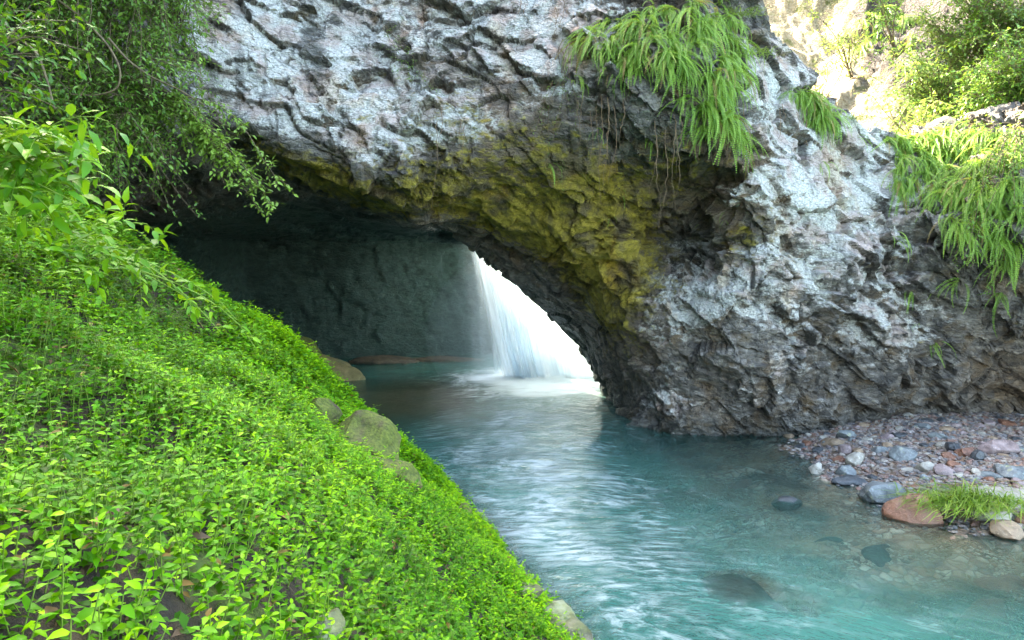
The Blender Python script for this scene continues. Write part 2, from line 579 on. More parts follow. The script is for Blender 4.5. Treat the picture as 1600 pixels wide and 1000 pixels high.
# ------------------------------------------------------------------ cliff with the cave
CP = [(-350, -350, 10.5), (-350, 300, 10.2), (-350, 1000, 11), (0, -350, 12), (0, 0, 12), (0, 300, 12.3), (150, 150, 12.5), (200, -200, 13.5),
      (300, -350, 14.5), (300, 0, 13.4), (330, 180, 13.1), (150, 400, 12.5),
      (500, -350, 16), (500, -50, 14.3), (500, 100, 13.6), (420, 190, 13.0), (500, 225, 12.9),
      (600, 0, 14.1), (600, 150, 13.3), (600, 265, 12.9), (620, 290, 13.1), (560, 330, 13.6),
      (700, 0, 13.9), (700, 150, 13.2), (690, 250, 13.0), (660, 325, 14.2), (700, 355, 16.0), (700, 310, 13.9),
      (800, -350, 15.8), (800, 0, 13.6), (800, 150, 13.0), (800, 220, 12.8), (780, 300, 13.7), (780, 360, 15.2), (750, 395, 17.0),
      (900, 0, 13.0), (900, 100, 12.6), (890, 180, 12.5), (900, 300, 13.5), (880, 380, 14.6), (870, 440, 16.0), (830, 470, 17.8),
      (1000, -300, 14.5), (1000, 20, 12.4), (1000, 150, 11.9), (1010, 200, 12.2), (1000, 290, 13.6), (980, 400, 14.0), (960, 500, 15.2), (910, 545, 18.5),
      (960, 570, 15.7), (937, 605, 18.9), (945, 625, 17.9), (970, 655, 15.9), (990, 672, 15.0), (1020, 560, 14.5), (1010, 676, 14.6),
      (1060, 370, 15.4), (1035, 410, 15.0), (1100, 360, 15.0), (1040, 470, 13.9), (1100, 100, 12.0), (1110, 220, 12.1), (1140, 330, 12.9), (1130, 440, 13.1),
      (1100, 550, 13.6), (1100, 680, 14.35), (1100, 850, 14.6), (1000, 900, 15.2),
      (1150, 20, 13.0), (1190, 130, 13.3), (1200, 250, 12.9), (1200, 450, 13.0), (1200, 600, 13.6), (1200, 685, 14.2), (1200, 900, 14.4),
      (1300, 220, 13.9), (1300, 400, 13.3), (1300, 550, 13.6), (1300, 680, 14.3),
      (1400, 300, 14.0), (1400, 450, 13.5), (1400, 600, 13.8), (1400, 668, 14.7), (1400, 900, 14.6),
      (1500, 230, 14.3), (1500, 320, 13.1), (1500, 450, 13.5), (1500, 600, 14.2), (1500, 668, 15.0),
      (1600, 200, 13.6), (1600, 320, 12.4), (1600, 500, 13.2), (1600, 640, 14.6), (1750, 200, 12.5), (1750, 640, 13.4), (1950, 300, 10.5),
      (1950, 900, 12), (1950, -350, 12), (1300, -350, 15), (1600, -350, 14)]
CP = np.array(CP, float)


def tps_fit(pts):
    q = pts[:, :2] / 500
    n = len(q)
    d = np.linalg.norm(q[:, None] - q[None], axis=2)
    K = np.where(d > 0, d ** 2 * np.log(d + 1e-12), 0) + np.eye(n) * .004
    A = np.zeros((n + 3, n + 3))
    A[:n, :n] = K
    A[:n, n] = A[n, :n] = 1
    A[:n, n + 1:] = q
    A[n + 1:, :n] = q.T
    b = np.concatenate([pts[:, 2], [0, 0, 0]])
    return q, np.linalg.solve(A, b)


TQ, TW = tps_fit(CP)
gx = np.arange(-350, 1951, 8.0)
gy = np.arange(-350, 1001, 8.0)
GX, GY = np.meshgrid(gx, gy, indexing='ij')
qq = np.stack([GX.ravel(), GY.ravel()], 1) / 500
FM = TW[len(TQ)] + qq @ TW[len(TQ) + 1:]
for i in range(len(TQ)):
    d2 = ((qq - TQ[i]) ** 2).sum(1)
    FM += TW[i] * .5 * d2 * np.log(d2 + 1e-12)
FM = FM.reshape(GX.shape).astype(np.float32)


def bilin(M, px, py):
    u = np.clip((px + 350) / 8, 0, M.shape[0] - 1.001)
    v = np.clip((py + 350) / 8, 0, M.shape[1] - 1.001)
    i = u.astype(int)
    j = v.astype(int)
    fu = u - i
    fv = v - j
    return M[i, j] * (1 - fu) * (1 - fv) + M[i + 1, j] * fu * (1 - fv) + M[i, j + 1] * (1 - fu) * fv + M[i + 1, j + 1] * fu * fv


OPEN = [(500, 400), (700, 352), (750, 393), (790, 430), (830, 469), (875, 510), (910, 545), (928, 575), (937, 607), (946, 627), (972, 656), (992, 674),
        (1010, 1100), (300, 1100), (300, 500)]
OM = seg_dist(GX, GY, OPEN).astype(np.float32)
ROOM = [(-8.6, 11.8), (-2.6, 11.8), (-1.8, 15), (-1.55, 17), (-1.3, 18.4), (1.5, 19.0), (4.2, 19.6), (5.6, 21), (6, 24), (3, 26.5), (-1, 26.2), (-5, 25.2), (-9, 25), (-10.5, 20)]
RIDGE = np.array([(-20, 14.5), (1.5, 13.5), (3.3, 10.0), (3.9, 8.6), (4.75, 7.45), (5.4, 6.95), (6.15, 6.3), (7.0, 5.95), (7.7, 6.0), (9.2, 6.3), (11, 6.5), (14, 7.5), (20, 9)])
LIP = np.array([(-9, 5.2), (-6, 5.75), (-4.7, 5.72), (-4.1, 5.42), (-3.2, 5.0), (-2.1, 4.52), (-1.6, 4.25), (-1.2, 4.0), (3, 4.0)])
h = 0.085
HC = at(1063, 380, 13.9)
AC = at(1050, 285, 12.9)
xs = np.arange(-13.5, 15.5, h, dtype=np.float32)
ys = np.arange(9.3, 28.2, h, dtype=np.float32)
zs = np.arange(-1.3, 15.2, h, dtype=np.float32)
f = np.empty((len(xs), len(ys), len(zs)), np.float32)
for i0 in range(0, len(xs), 16):
    X, Y, Z = np.meshgrid(xs[i0:i0 + 16], ys, zs, indexing='ij')
    f_, u_ = Y * cp - (Z - CAMZ) * sp, Y * sp + (Z - CAMZ) * cp
    px, py = 800 + F * X / f_, 500 - F * u_ / f_
    front = Y - bilin(FM, px, py)
    opn = np.maximum(-bilin(OM, px, py) * Y / F, Y - 20.6)
    X2, Y2 = X[:, :, 0], Y[:, :, 0]
    rm = -seg_dist(X2, Y2, ROOM)[:, :, None]
    t = np.clip((Y - 13) / 12, 0, 1)
    lip = np.interp(X2, LIP[:, 0], LIP[:, 1])[:, :, None]
    zc = lip * (1 - t) + 4.05 * t - .25 * np.sin(t * 3.1)
    room = np.maximum(rm, (Z - zc) * .95)
    # the round hole in the roof over the fall
    sh = np.sqrt(((X - 3.3) / 5.4) ** 2 + ((Y - 23.2) / 3.9) ** 2)
    shaft = np.maximum((sh - 1) * 1.8, 2.5 - Z)
    rd = np.interp(X2, RIDGE[:, 0], RIDGE[:, 1])[:, :, None]
    top = (rd - Z) - np.maximum(0, Y - 14.6) * np.where(X > 3, .3, -.25)
    top = top * .75
    top = np.where(Y2[:, :, None] > 18.9, np.minimum(top, 5.0 - Z), top)
    v = np.minimum(front, top)
    hollow = np.maximum(.75 - np.sqrt(((X - HC[0]) / 1.0) ** 2 + (Y - HC[1]) ** 2 / 2.0 + ((Z - HC[2]) / 1.15) ** 2), -9)
    hollow = -hollow
    alc = np.sqrt(((X - AC[0]) / 1.6) ** 2 + (Y - AC[1]) ** 2 / 1.2 + ((Z - AC[2]) / .55) ** 2) - .8
    for a, k in ((opn, .2), (room, .5), (shaft, .3), (hollow, .25), (alc, .3)):
        hh = np.clip(.5 + .5 * (a - v) / k, 0, 1)
        v = a * (1 - hh) + v * hh - k * hh * (1 - hh) * .5
    f[i0:i0 + 16] = v


def surface_nets(f, xs, ys, zs):
    s = f > 0
    nx, ny, nz = s.shape
    c = np.zeros((nx - 1, ny - 1, nz - 1), np.uint8)
    for a in (0, 1):
        for b in (0, 1):
            for d in (0, 1):
                c += s[a:nx - 1 + a, b:ny - 1 + b, d:nz - 1 + d]
    act = (c > 0) & (c < 8)
    I, J, K = np.nonzero(act)
    idx = np.full(act.shape, -1, np.int32)
    idx[I, J, K] = np.arange(len(I))
    acc = np.zeros((len(I), 3), np.float32)
    cnt = np.zeros(len(I), np.float32)
    cor = [(a, b, d) for a in (0, 1) for b in (0, 1) for d in (0, 1)]
    for p in cor:
        for q in cor:
            if sum(q) - sum(p) == 1 and all(q[w] >= p[w] for w in range(3)):
                va = f[I + p[0], J + p[1], K + p[2]]
                vb = f[I + q[0], J + q[1], K + q[2]]
                m = (va > 0) != (vb > 0)
                tt = np.where(m, va / (va - vb + 1e-20), 0)
                for w in range(3):
                    acc[:, w] += np.where(m, p[w] + (q[w] - p[w]) * tt, 0)
                cnt += m
    acc /= cnt[:, None]
    hh = xs[1] - xs[0]
    V = np.stack([xs[0] + (I + acc[:, 0]) * hh, ys[0] + (J + acc[:, 1]) * hh, zs[0] + (K + acc[:, 2]) * hh], 1)
    quads = []
    a, b = s[:-1, 1:-1, 1:-1], s[1:, 1:-1, 1:-1]
    i, j, k = np.nonzero(a != b)
    fl = a[i, j, k]
    j += 1
    k += 1
    q = np.stack([idx[i, j - 1, k - 1], idx[i, j, k - 1], idx[i, j, k], idx[i, j - 1, k]], 1)
    q[~fl] = q[~fl][:, ::-1]
    quads.append(q)
    a, b = s[1:-1, :-1, 1:-1], s[1:-1, 1:, 1:-1]
    i, j, k = np.nonzero(a != b)
    fl = a[i, j, k]
    i += 1
    k += 1
    q = np.stack([idx[i - 1, j, k - 1], idx[i, j, k - 1], idx[i, j, k], idx[i - 1, j, k]], 1)
    q[fl] = q[fl][:, ::-1]
    quads.append(q)
    a, b = s[1:-1, 1:-1, :-1], s[1:-1, 1:-1, 1:]
    i, j, k = np.nonzero(a != b)
    fl = a[i, j, k]
    i += 1
    j += 1
    q = np.stack([idx[i - 1, j - 1, k], idx[i, j - 1, k], idx[i, j, k], idx[i - 1, j, k]], 1)
    q[~fl] = q[~fl][:, ::-1]
    quads.append(q)
    return V, np.concatenate(quads)


CV, CQ = surface_nets(f, xs, ys, zs)
del f


def edges_of(Q):
    E = np.concatenate([Q[:, [0, 1]], Q[:, [1, 2]], Q[:, [2, 3]], Q[:, [3, 0]]])
    return E


def smooth_pass(V, Q, n=1, lam=.6):
    E = edges_of(Q)
    for _ in range(n):
        cnt = np.bincount(E[:, 0], minlength=len(V)) + np.bincount(E[:, 1], minlength=len(V))
        o = np.empty_like(V)
        for w in range(3):
            o[:, w] = (np.bincount(E[:, 0], V[E[:, 1], w], len(V)) + np.bincount(E[:, 1], V[E[:, 0], w], len(V))) / np.maximum(cnt, 1)
        V = V * (1 - lam) + o * lam
    return V


def vnormals(V, Q):
    n = np.cross(V[Q[:, 2]] - V[Q[:, 0]], V[Q[:, 3]] - V[Q[:, 1]])
    N = np.zeros((len(V), 3))
    for c in range(4):
        for w in range(3):
            N[:, w] += np.bincount(Q[:, c], n[:, w], len(V))
    return N / np.maximum(np.linalg.norm(N, axis=1)[:, None], 1e-9)


def subdivide(V, Q):
    E = np.sort(edges_of(Q), axis=1)
    key = E[:, 0].astype(np.int64) * len(V) + E[:, 1]
    u, inv = np.unique(key, return_inverse=True)
    ev = np.stack([u // len(V), u % len(V)], 1)
    nq = len(Q)
    mid = (V[ev[:, 0]] + V[ev[:, 1]]) / 2
    cen = V[Q].mean(1)
    V2 = np.concatenate([V, mid, cen])
    e = inv.reshape(4, nq) + len(V)
    c = np.arange(nq) + len(V) + len(mid)
    Q2 = np.concatenate([np.stack([Q[:, k], e[k], c, e[(k - 1) % 4]], 1) for k in range(4)])
    return V2, Q2


CV = smooth_pass(CV, CQ, 3)
cc = CV[CQ].mean(1)
isfront = (cc[:, 1] < 19.8) & ~((cc[:, 1] > 13.8) & (cc[:, 0] < -1.9) & (cc[:, 2] < 6.2))
isfront &= cc[:, 2] < 12.0
cpx, cpy = proj(cc)
isfront &= (cpx > -60) & (cpx < 1660)
# grow by one ring so that the finer front laps over the coarser rest
vm = np.zeros(len(CV), bool)
vm[CQ[isfront].ravel()] = True
ring = vm[CQ].any(1)


def compact(V, Q, *arr):
    u, inv = np.unique(Q.ravel(), return_inverse=True)
    return (V[u], inv.reshape(Q.shape)) + tuple(a[u] for a in arr)


CN = vnormals(CV, CQ)
cr, sr = math.cos(R(32)), math.sin(R(32))


def strata(P):
    """rock fabric: blocks stretched along beds that dip to the right"""
    x = P[:, 0] * cr - P[:, 2] * sr
    z = P[:, 0] * sr + P[:, 2] * cr
    return np.stack([x, P[:, 1], z], 1)


BL = lambda px, py, x0, y0, rx, ry, ang=0: np.exp(-(((((px - x0) * math.cos(R(ang)) + (py - y0) * math.sin(R(ang))) / rx) ** 2 + ((-(px - x0) * math.sin(R(ang)) + (py - y0) * math.cos(R(ang))) / ry) ** 2)))


def displace(V, N):
    P = strata(V) + .10 * np.stack([fbm(V * 1.3 + 5, 2, 3), fbm(V * 1.3 + 9, 2, 4), fbm(V * 1.3, 2, 5)], 1)
    f1, c1 = facets(P * np.array([.8, 1.1, 1.5]), 11, .75, .45)
    f2, c2 = facets(P * np.array([1.9, 2.6, 3.1]) + 3.3, 21, .85, .5)
    f3, c3 = facets(P * np.array([5.5, 7, 8.5]) + 7.1, 31, .75, .5)
    px, py = proj(V)
    # lower leg and right foot are blockier, the high pale face is smoother
    smoothy = np.clip(1.2 * BL(px, py, 480, 80, 330, 190), 0, 1)
    rough = (1 - .5 * smoothy) * (.45 + .75 * sstep(-.35, .35, fbm(V * .55 + 3, 2, 66)))
    d = .25 * f1 + rough * (.27 * f2 + .085 * f3)
    d -= .035 * (1 - sstep(0, .05, c1)) + .02 * rough * (1 - sstep(0, .05, c2))
    d += .10 * fbm(V * .8, 4, 70)
    cave = sstep(14.5, 19, V[:, 1])
    d *= 1 - .6 * cave
    crack = np.maximum(1 - sstep(.0, .05, c1), (1 - sstep(0, .07, c2)) * .8) * sstep(-.3, .3, fbm(V * 1.7, 3, 33))
    return V + N * d[:, None], crack, f2


def rock_attrs(V, N, crack, fv, N2=None):
    up2 = N[:, 2] if N2 is None else N2[:, 2]
    N2 = N if N2 is None else N2
    px, py = proj(V)
    P = V
    n = fbm(P * .9, 4, 80)
    w = np.stack([px / 260, py / 260, 0 * px], 1)
    jx = px + 45 * fbm(w, 3, 81)
    jy = py + 35 * fbm(w + 9, 3, 82)
    frontal = sstep(17.5, 14.5, V[:, 1])
    # everything right of the arch curve and high up
    lich = 1.0 * BL(jx, jy, 520, 90, 330, 150, 12) + .9 * BL(jx, jy, 850, 60, 130, 110) + .8 * BL(jx, jy, 700, 230, 170, 50, 20)
    lich = lich + 1.25 * BL(jx, jy, 1290, 280, 140, 120, 30) + 1.15 * BL(jx, jy, 1220, 460, 180, 130) + .85 * BL(jx, jy, 1160, 580, 190, 80) + .8 * BL(jx, jy, 1200, 120, 60, 70)
    lich += .5 * BL(jx, jy, 1150, 650, 170, 40) + .65 * BL(jx, jy, 1450, 560, 160, 110) + .3 * BL(jx, jy, 1030, 520, 70, 90)
    lich -= .8 * BL(jx, jy, 505, 90, 26, 55) + .55 * BL(jx, jy, 735, 130, 130, 50, 25) + .5 * BL(jx, jy, 1340, 500, 25, 90)
    up = sstep(-.5, .1, N[:, 2]) * (.3 + .7 * sstep(-.35, .3, up2))
    lich = np.clip(lich, 0, 1.2) * frontal * (0.25 + .85 * up)
    moss = 1.0 * BL(jx, jy, 510, 258, 140, 24, 20) + .75 * BL(jx, jy, 740, 315, 170, 45, 25) + .62 * BL(jx, jy, 890, 270, 100, 60, 20)
    moss += 1.25 * BL(jx, jy, 985, 390, 80, 115, -10) + .65 * BL(jx, jy, 880, 390, 150, 60, 42) + .3 * BL(jx, jy, 960, 500, 90, 60) + .5 * BL(jx, jy, 1180, 390, 50, 40)
    moss += .8 * BL(jx, jy, 285, 335, 60, 14) + .3 * BL(jx, jy, 740, 200, 120, 60, 20) + .5 * BL(jx, jy, 1080, 250, 70, 50)
    moss = np.clip(moss, 0, 1.1) * sstep(17.5, 15.5, V[:, 1]) + .12 * sstep(16, 20, V[:, 1])
    wet = .55 * sstep(.55, .0, V[:, 2]) + .75 * sstep(15.0, 18, V[:, 1]) + .7 * BL(px, py, 1070, 385, 45, 45)  # waterline damp, plus dim teal light painted over the cave; hollow just darker
    wet += .2 * BL(jx, jy, 1420, 590, 200, 70) + .25 * BL(jx, jy, 900, 500, 60, 90, -40) + .5 * BL(jx, jy, 505, 90, 28, 55)
    warm = .8 * BL(jx, jy, 1560, 590, 70, 60) + .6 * BL(jx, jy, 1290, 330, 60, 60) + .5 * BL(jx, jy, 1160, 300, 60, 60) + .5 * BL(jx, jy, 840, 20, 60, 60) + .45 * BL(jx, jy, 780, 180, 150, 60) + .75 * BL(jx, jy, 860, 360, 190, 90, 38) + .5 * BL(jx, jy, 1010, 540, 90, 90) + .6 * BL(jx, jy, 1060, 290, 110, 60)
    return {'lichen': lich, 'moss': moss, 'wet': np.clip(wet, 0, 1), 'warm': np.clip(warm, 0, 1), 'crack': crack, 'painted_bounce': sstep(16.5, 19.5, V[:, 1])}


# coarse version, kept for placing plants on the rock
DV, dcr, dfv = displace(CV, CN)
fq = CQ[isfront | ring]
cliff_bvh = BVHTree.FromPolygons(DV.tolist(), fq.tolist())
# rest: cave and top, one subdivision where the camera sees it is not needed
restq = CQ[~isfront]
v_, q_, n_ = compact(CV, restq, CN)
d_, cr_, fv_ = displace(v_, n_)
cm = v_[q_].mean(1)
incave = (cm[:, 1] > 13.0) & (cm[:, 2] < 6.3) & (seg_dist(cm[:, 0], cm[:, 1], ROOM) > -.6)
for nm, sel in (('cave', incave), ('cliff', ~incave)):
    vv, q2, dd, nn, c_, f_ = compact(v_, q_[sel], d_, n_, cr_, fv_)
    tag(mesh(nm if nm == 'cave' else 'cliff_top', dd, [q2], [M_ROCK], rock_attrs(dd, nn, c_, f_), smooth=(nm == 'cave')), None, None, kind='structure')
v_, q_ = compact(CV, fq)
v_, q_ = subdivide(v_, q_)
v_ = smooth_pass(v_, q_, 1, .3)
n_ = vnormals(v_, q_)
d_, cr_, fv_ = displace(v_, n_)
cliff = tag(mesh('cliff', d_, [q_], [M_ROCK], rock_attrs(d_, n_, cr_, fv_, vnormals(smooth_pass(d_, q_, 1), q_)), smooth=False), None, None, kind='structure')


# ------------------------------------------------------------------ sunlit slope behind the ridge
def hill_h(x, y):
    P = np.stack([x, y, 0 * x], 1)
    z = 3.6 + (y - 16.5) * .95 + .25 * np.maximum(0, y - 24)
    z = z - 4 * sstep(4.6, 3.2, x) - 3 * sstep(4, -2, x) * (y < 27)
    z = z + 1.2 * sstep(8.5, 12, x) + .9 * np.maximum(0, x - 12)
    f1, c1 = facets(P * np.array([.7, .7, 1]) + 4, 91, .6, .6)
    f2, c2 = facets(P * 1.9 + 4, 95, .6, .6)
    return z + .35 * f1 + .16 * f2 + .5 * fbm(P * .4, 4, 77) + .05 * fbm(P * 4, 3, 78)


V, Q = grid(np.linspace(3.2, 34, 400), np.linspace(15.6, 46, 380), hill_h)
hp, hq = proj(V)
rocky = np.clip(1.2 * sstep(1290, 1360, hp + 60 * fbm(np.stack([hp, hq, 0 * hp], 1) / 90, 3, 2)) - .0, 0, 1)
rocky *= 1 - BL(hp, hq, 1330, 170, 90, 45, 20)
hill = tag(mesh('hillside', V, [Q], [M_HILL], {'rocky': rocky}), None, None, kind='structure')
hill_bvh = BVHTree.FromPolygons(V.tolist(), Q.tolist())
V, Q = grid(np.linspace(-60, 60, 80), np.linspace(28, 90, 60), lambda x, y: 4.5 + (y - 28) * .6 + 1.5 * fbm(np.stack([x, y, 0 * x], 1) * .15, 3, 1))
tag(mesh('far_hills', V, [Q], [M_HILL], {'rocky': np.ones(len(V)) * .5}), None, None, kind='structure')

SUBM = [
    (1160, 925, (.66, .52, .42), 'dark', 'large dark sunken boulder in the middle of the teal pool', -.07),
    (1380, 860, (.5, .3, .2), 'dark', 'dark sunken rock below the red boulder', -.14),
    (1560, 905, (.55, .35, .25), 'red', 'reddish sunken rock near the right edge of the water', -.14),
    (1545, 955, (.55, .3, .25), 'red', 'brown sunken rock low at the right edge of the water', -.2),
    (1240, 985, (.7, .4, .35), 'dark', 'wide dark sunken rock at the bottom edge of the pool', -.32),
    (1255, 765, (.36, .22, .15), 'red', 'flat red sunken rock left of the blue boulder', -.15),
    (1165, 755, (.4, .2, .16), 'red', 'brown sunken rock farthest from the gravel bar', -.14),
    (1205, 778, (.2, .16, .14), 'dark', 'small dark sunken rock left of the dark rock breaking the surface', -.2),
    (1400, 985, (.6, .4, .3), 'dark', 'dark sunken rock at the bottom right of the pool', -.3),
    (1300, 850, (.45, .3, .25), 'dark', 'dim sunken rock left of the red boulder', -.22),
]


def sunk(px, py, sz, z):
    p = at(px, py, 10)
    q = (CAMZ - z) / (CAMZ - p[2])
    return np.array([p[0] * q, 10 * q, z - sz[2] * .62]), q


# ------------------------------------------------------------------ water
wx = np.concatenate([np.linspace(-13, 13, 330), np.linspace(13.4, 22, 12)])
wy = np.linspace(-6, 27.5, 420)
X, Y = np.meshgrid(wx, wy, indexing='ij')
x, y = X.ravel(), Y.ravel()
P2 = np.stack([x, y, 0 * x], 1)
gb = np.maximum(bank_h(x, y), bedbase(x, y))
for _px, _py, _sz, _m, _lab, _z in SUBM:
    _c, _ = sunk(_px, _py, _sz, _z)
    _r = ((x - _c[0]) ** 2 + (y - _c[1]) ** 2) / (min(_sz[0], _sz[1]) * .85) ** 2
    gb = np.where(_r < 1, np.maximum(gb, _z - _sz[2] * .9 * (1 - np.sqrt(np.maximum(1 - _r, 0)))), gb)
depth = np.clip(-gb, 0, 3)
BX, BY = 1.2, 20.9
r = np.hypot((x - BX) / 1.3, (y - BY))
# the current runs from the fall towards the viewer, bending left past the bank
cx = np.interp(y, [4, 7, 9, 12, 15, 18, 21], [2.2, 1.6, 1.1, .6, .8, 1.3, 1.4])
wd = np.interp(y, [4, 9, 13, 17, 21], [.9, 1.5, 1.9, 1.9, 1.6])
chan = np.exp(-((x - cx) / wd) ** 2)
agi = np.clip(.08 + 1.0 * chan * sstep(3, 8, y) + .8 * np.exp(-(r / 3.5) ** 2), 0, 1.2)
foam_glint = .13 * chan * sstep(6, 10, y) + 1.2 * np.exp(-(r / 2.0) ** 2.2) + .28 * np.exp(-((x - cx + .8) / 1.6) ** 2) * sstep(5, 8, y)  # white at the fall; channel terms also paint in reflected-light streaks
foam_glint += .14 * sstep(5, 3, np.abs(x - 2))
foam_glint = foam_glint * sstep(.0, .25, depth) * (1 + .22 * fbm(P2 * np.array([1.2, 2.4, 1]), 4, 113))
brown = np.clip(np.exp(-((x + 2.3) / 1.9) ** 2 - ((y - 18.2) / 3.2) ** 2) * 1.25, 0, 1)
fx = x - cx + .35 * fbm(P2 * .5, 3, 110)
fy = y + .5 * (x - cx) ** 2 * .25 + .4 * fbm(P2 * .4 + 3, 2, 111)
wz = .018 * fbm(P2 * 2.0, 3, 120) * (.15 + agi) + .05 * np.exp(-(r / 1.6) ** 2) * (1 + fbm(P2 * 3, 3, 5))
WV = np.stack([x, y, wz], 1)
I = np.arange(len(x)).reshape(X.shape)
Q = np.stack([I[:-1, :-1], I[1:, :-1], I[1:, 1:], I[:-1, 1:]], -1).reshape(-1, 4)
water = tag(mesh('water', WV, [Q], [M_WATER], {'depth': depth, 'foam_glint': foam_glint, 'agitated': agi, 'brown': brown,
                                            'flow': np.stack([fx, fy, 0 * x], 1)}), None, None, kind='structure')

# ------------------------------------------------------------------ waterfall
fall = empty('waterfall', (1.0, 21, 0))
tag(fall, 'white waterfall dropping through the hole in the cave roof into the pool', 'waterfall')


def curtain(x0, x1, yb, lean, seed, dens, n=90, m=70, ztop=6.2, soft=.12):
    u = np.linspace(0, 1, n)
    w = np.linspace(0, 1, m)
    U, Wt = np.meshgrid(u, w, indexing='ij')
    z = Wt * ztop - .05
    xx = x0 + (x1 - x0) * U - lean * (z / 4.0) ** .85 * (1 - .25 * U)
    P = np.stack([U.ravel() * 7, Wt.ravel() * .6, 0 * U.ravel() + seed], 1)
    yy = yb + .16 * fbm(P, 3, seed).reshape(U.shape) + .035 * z
    ed = np.minimum(sstep(0, soft, U), sstep(1, 1 - soft, U)) * dens
    ed = ed * (.75 + .25 * np.exp(-z))
    V = np.stack([xx.ravel() - 1.0, yy.ravel() - 21, z.ravel()], 1)
    I = np.arange(n * m).reshape(n, m)
    Q = np.stack([I[:-1, :-1], I[1:, :-1], I[1:, 1:], I[:-1, 1:]], -1).reshape(-1, 4)
    st = np.stack([U.ravel() * (x1 - x0) + seed * 3.1, z.ravel(), 0 * U.ravel()], 1)
    return mesh('water_curtain', V, [Q], [M_FALL], {'strand': st, 'body': ed.ravel()}, parent=fall)


curtain(-.35, 1.1, 21.0, 1.0, 1, 1.0, soft=.25)
curtain(.0, 2.4, 21.2, .9, 2, .9)
curtain(.7, 4.0, 21.45, .7, 3, .95)
curtain(1.4, 4.2, 20.9, .5, 4, .8)
curtain(.05, .8, 20.85, .95, 5, .8)
curtain(-1.5, .9, 21.6, .25, 6, .5, soft=.6)
curtain(-1.6, .3, 21.2, .05, 7, .3, soft=.6)


# ------------------------------------------------------------------ placing things on surfaces
def ray(bvh, px, py):
    o = Vector((0, 0, CAMZ))
    d = Vector(at(px, py, 10.0)) - o
    d.normalize()
    hit = bvh.ray_cast(o, d)
    if hit[0] is None:
        return None, None
    return np.array(hit[0]), np.array(hit[1]) * (-1 if hit[1].dot(d) > 0 else 1)


def ground_z(x, y):
    return float(bank_h(np.array([x]), np.array([y]))[0])


# ------------------------------------------------------------------ leaves
def leaf_mesh_arrays(pos, dr, nm, L, Wd, val, droop=.25, fold=.12, lod=2):
    """oval pointed leaves; returns vertices, [quads, tris], per-vertex value"""
    pos, dr, nm = [np.asarray(a, float) for a in (pos, dr, nm)]
    L = np.asarray(L)[:, None]
    Wd = np.asarray(Wd)[:, None]
    dr = dr / np.linalg.norm(dr, axis=1)[:, None]
    sd = np.cross(nm, dr)
    sd /= np.maximum(np.linalg.norm(sd, axis=1)[:, None], 1e-6)
    up = np.cross(dr, sd)
    n = len(pos)

    def pt(t, s, u):
        return pos + dr * L * t + sd * Wd * s + up * (L * (-droop * t * t) + Wd * u)
    if lod == 2:
        vs = [pt(0, 0, 0), pt(.3, -.46, fold), pt(.3, 0, 0), pt(.3, .46, fold), pt(.68, -.36, fold), pt(.68, 0, 0), pt(.68, .36, fold), pt(1.0, 0, 0)]
        T = np.array([(0, 2, 1), (0, 3, 2), (4, 5, 7), (5, 6, 7)])
        Qd = np.array([(1, 2, 5, 4), (2, 3, 6, 5)])
    else:
        vs = [pt(0, 0, 0), pt(.45, -.48, fold), pt(.45, 0, 0), pt(.45, .48, fold), pt(1, 0, 0)]
        T = np.array([(0, 2, 1), (0, 3, 2), (1, 2, 4), (2, 3, 4)])
        Qd = np.zeros((0, 4), int)
    k = len(vs)
    V = np.stack(vs, 1).reshape(-1, 3)
    off = (np.arange(n) * k)[:, None, None]
    return V, (Qd[None] + off).reshape(-1, 4), (T[None] + off).reshape(-1, 3), np.repeat(val, k)


def tube(pts, rad, sides=5):
    pts = np.asarray(pts, float)
    n = len(pts)
    rad = np.broadcast_to(rad, n)
    t = np.gradient(pts, axis=0)
    t /= np.linalg.norm(t, axis=1)[:, None] + 1e-9
    ref = np.array([.31, .52, .8])
    a = np.cross(t, ref)
    a /= np.linalg.norm(a, axis=1)[:, None] + 1e-9
    b = np.cross(t, a)
    ang = np.arange(sides) / sides * 2 * np.pi
    V = pts[:, None] + rad[:, None, None] * (a[:, None] * np.cos(ang)[None, :, None] + b[:, None] * np.sin(ang)[None, :, None])
    V = V.reshape(-1, 3)
    i = np.arange(n - 1)[:, None] * sides
    j = np.arange(sides)[None]
    Q = np.stack([i + j, i + (j + 1) % sides, i + sides + (j + 1) % sides, i + sides + j], -1).reshape(-1, 4)
    return V, Q


class Acc:
    def __init__(s):
        s.V, s.Q, s.T, s.A, s.n = [], [], [], [], 0

    def add(s, V, Q=None, T=None, A=None):
        s.V.append(V)
        if Q is not None and len(Q):
            s.Q.append(Q + s.n)
        if T is not None and len(T):
            s.T.append(T + s.n)
        s.A.append(A if A is not None else np.zeros(len(V)))
        s.n += len(V)

    def build(s, name, mat, parent=None, origin=(0, 0, 0), smooth=True):
        V = np.concatenate(s.V) - np.asarray(origin)
        fs = []
        if s.Q:
            fs.append(np.concatenate(s.Q))
        if s.T:
            fs.append(np.concatenate(s.T))
        return mesh(name, V, fs, [mat], {'leafval': np.concatenate(s.A)}, smooth, parent)


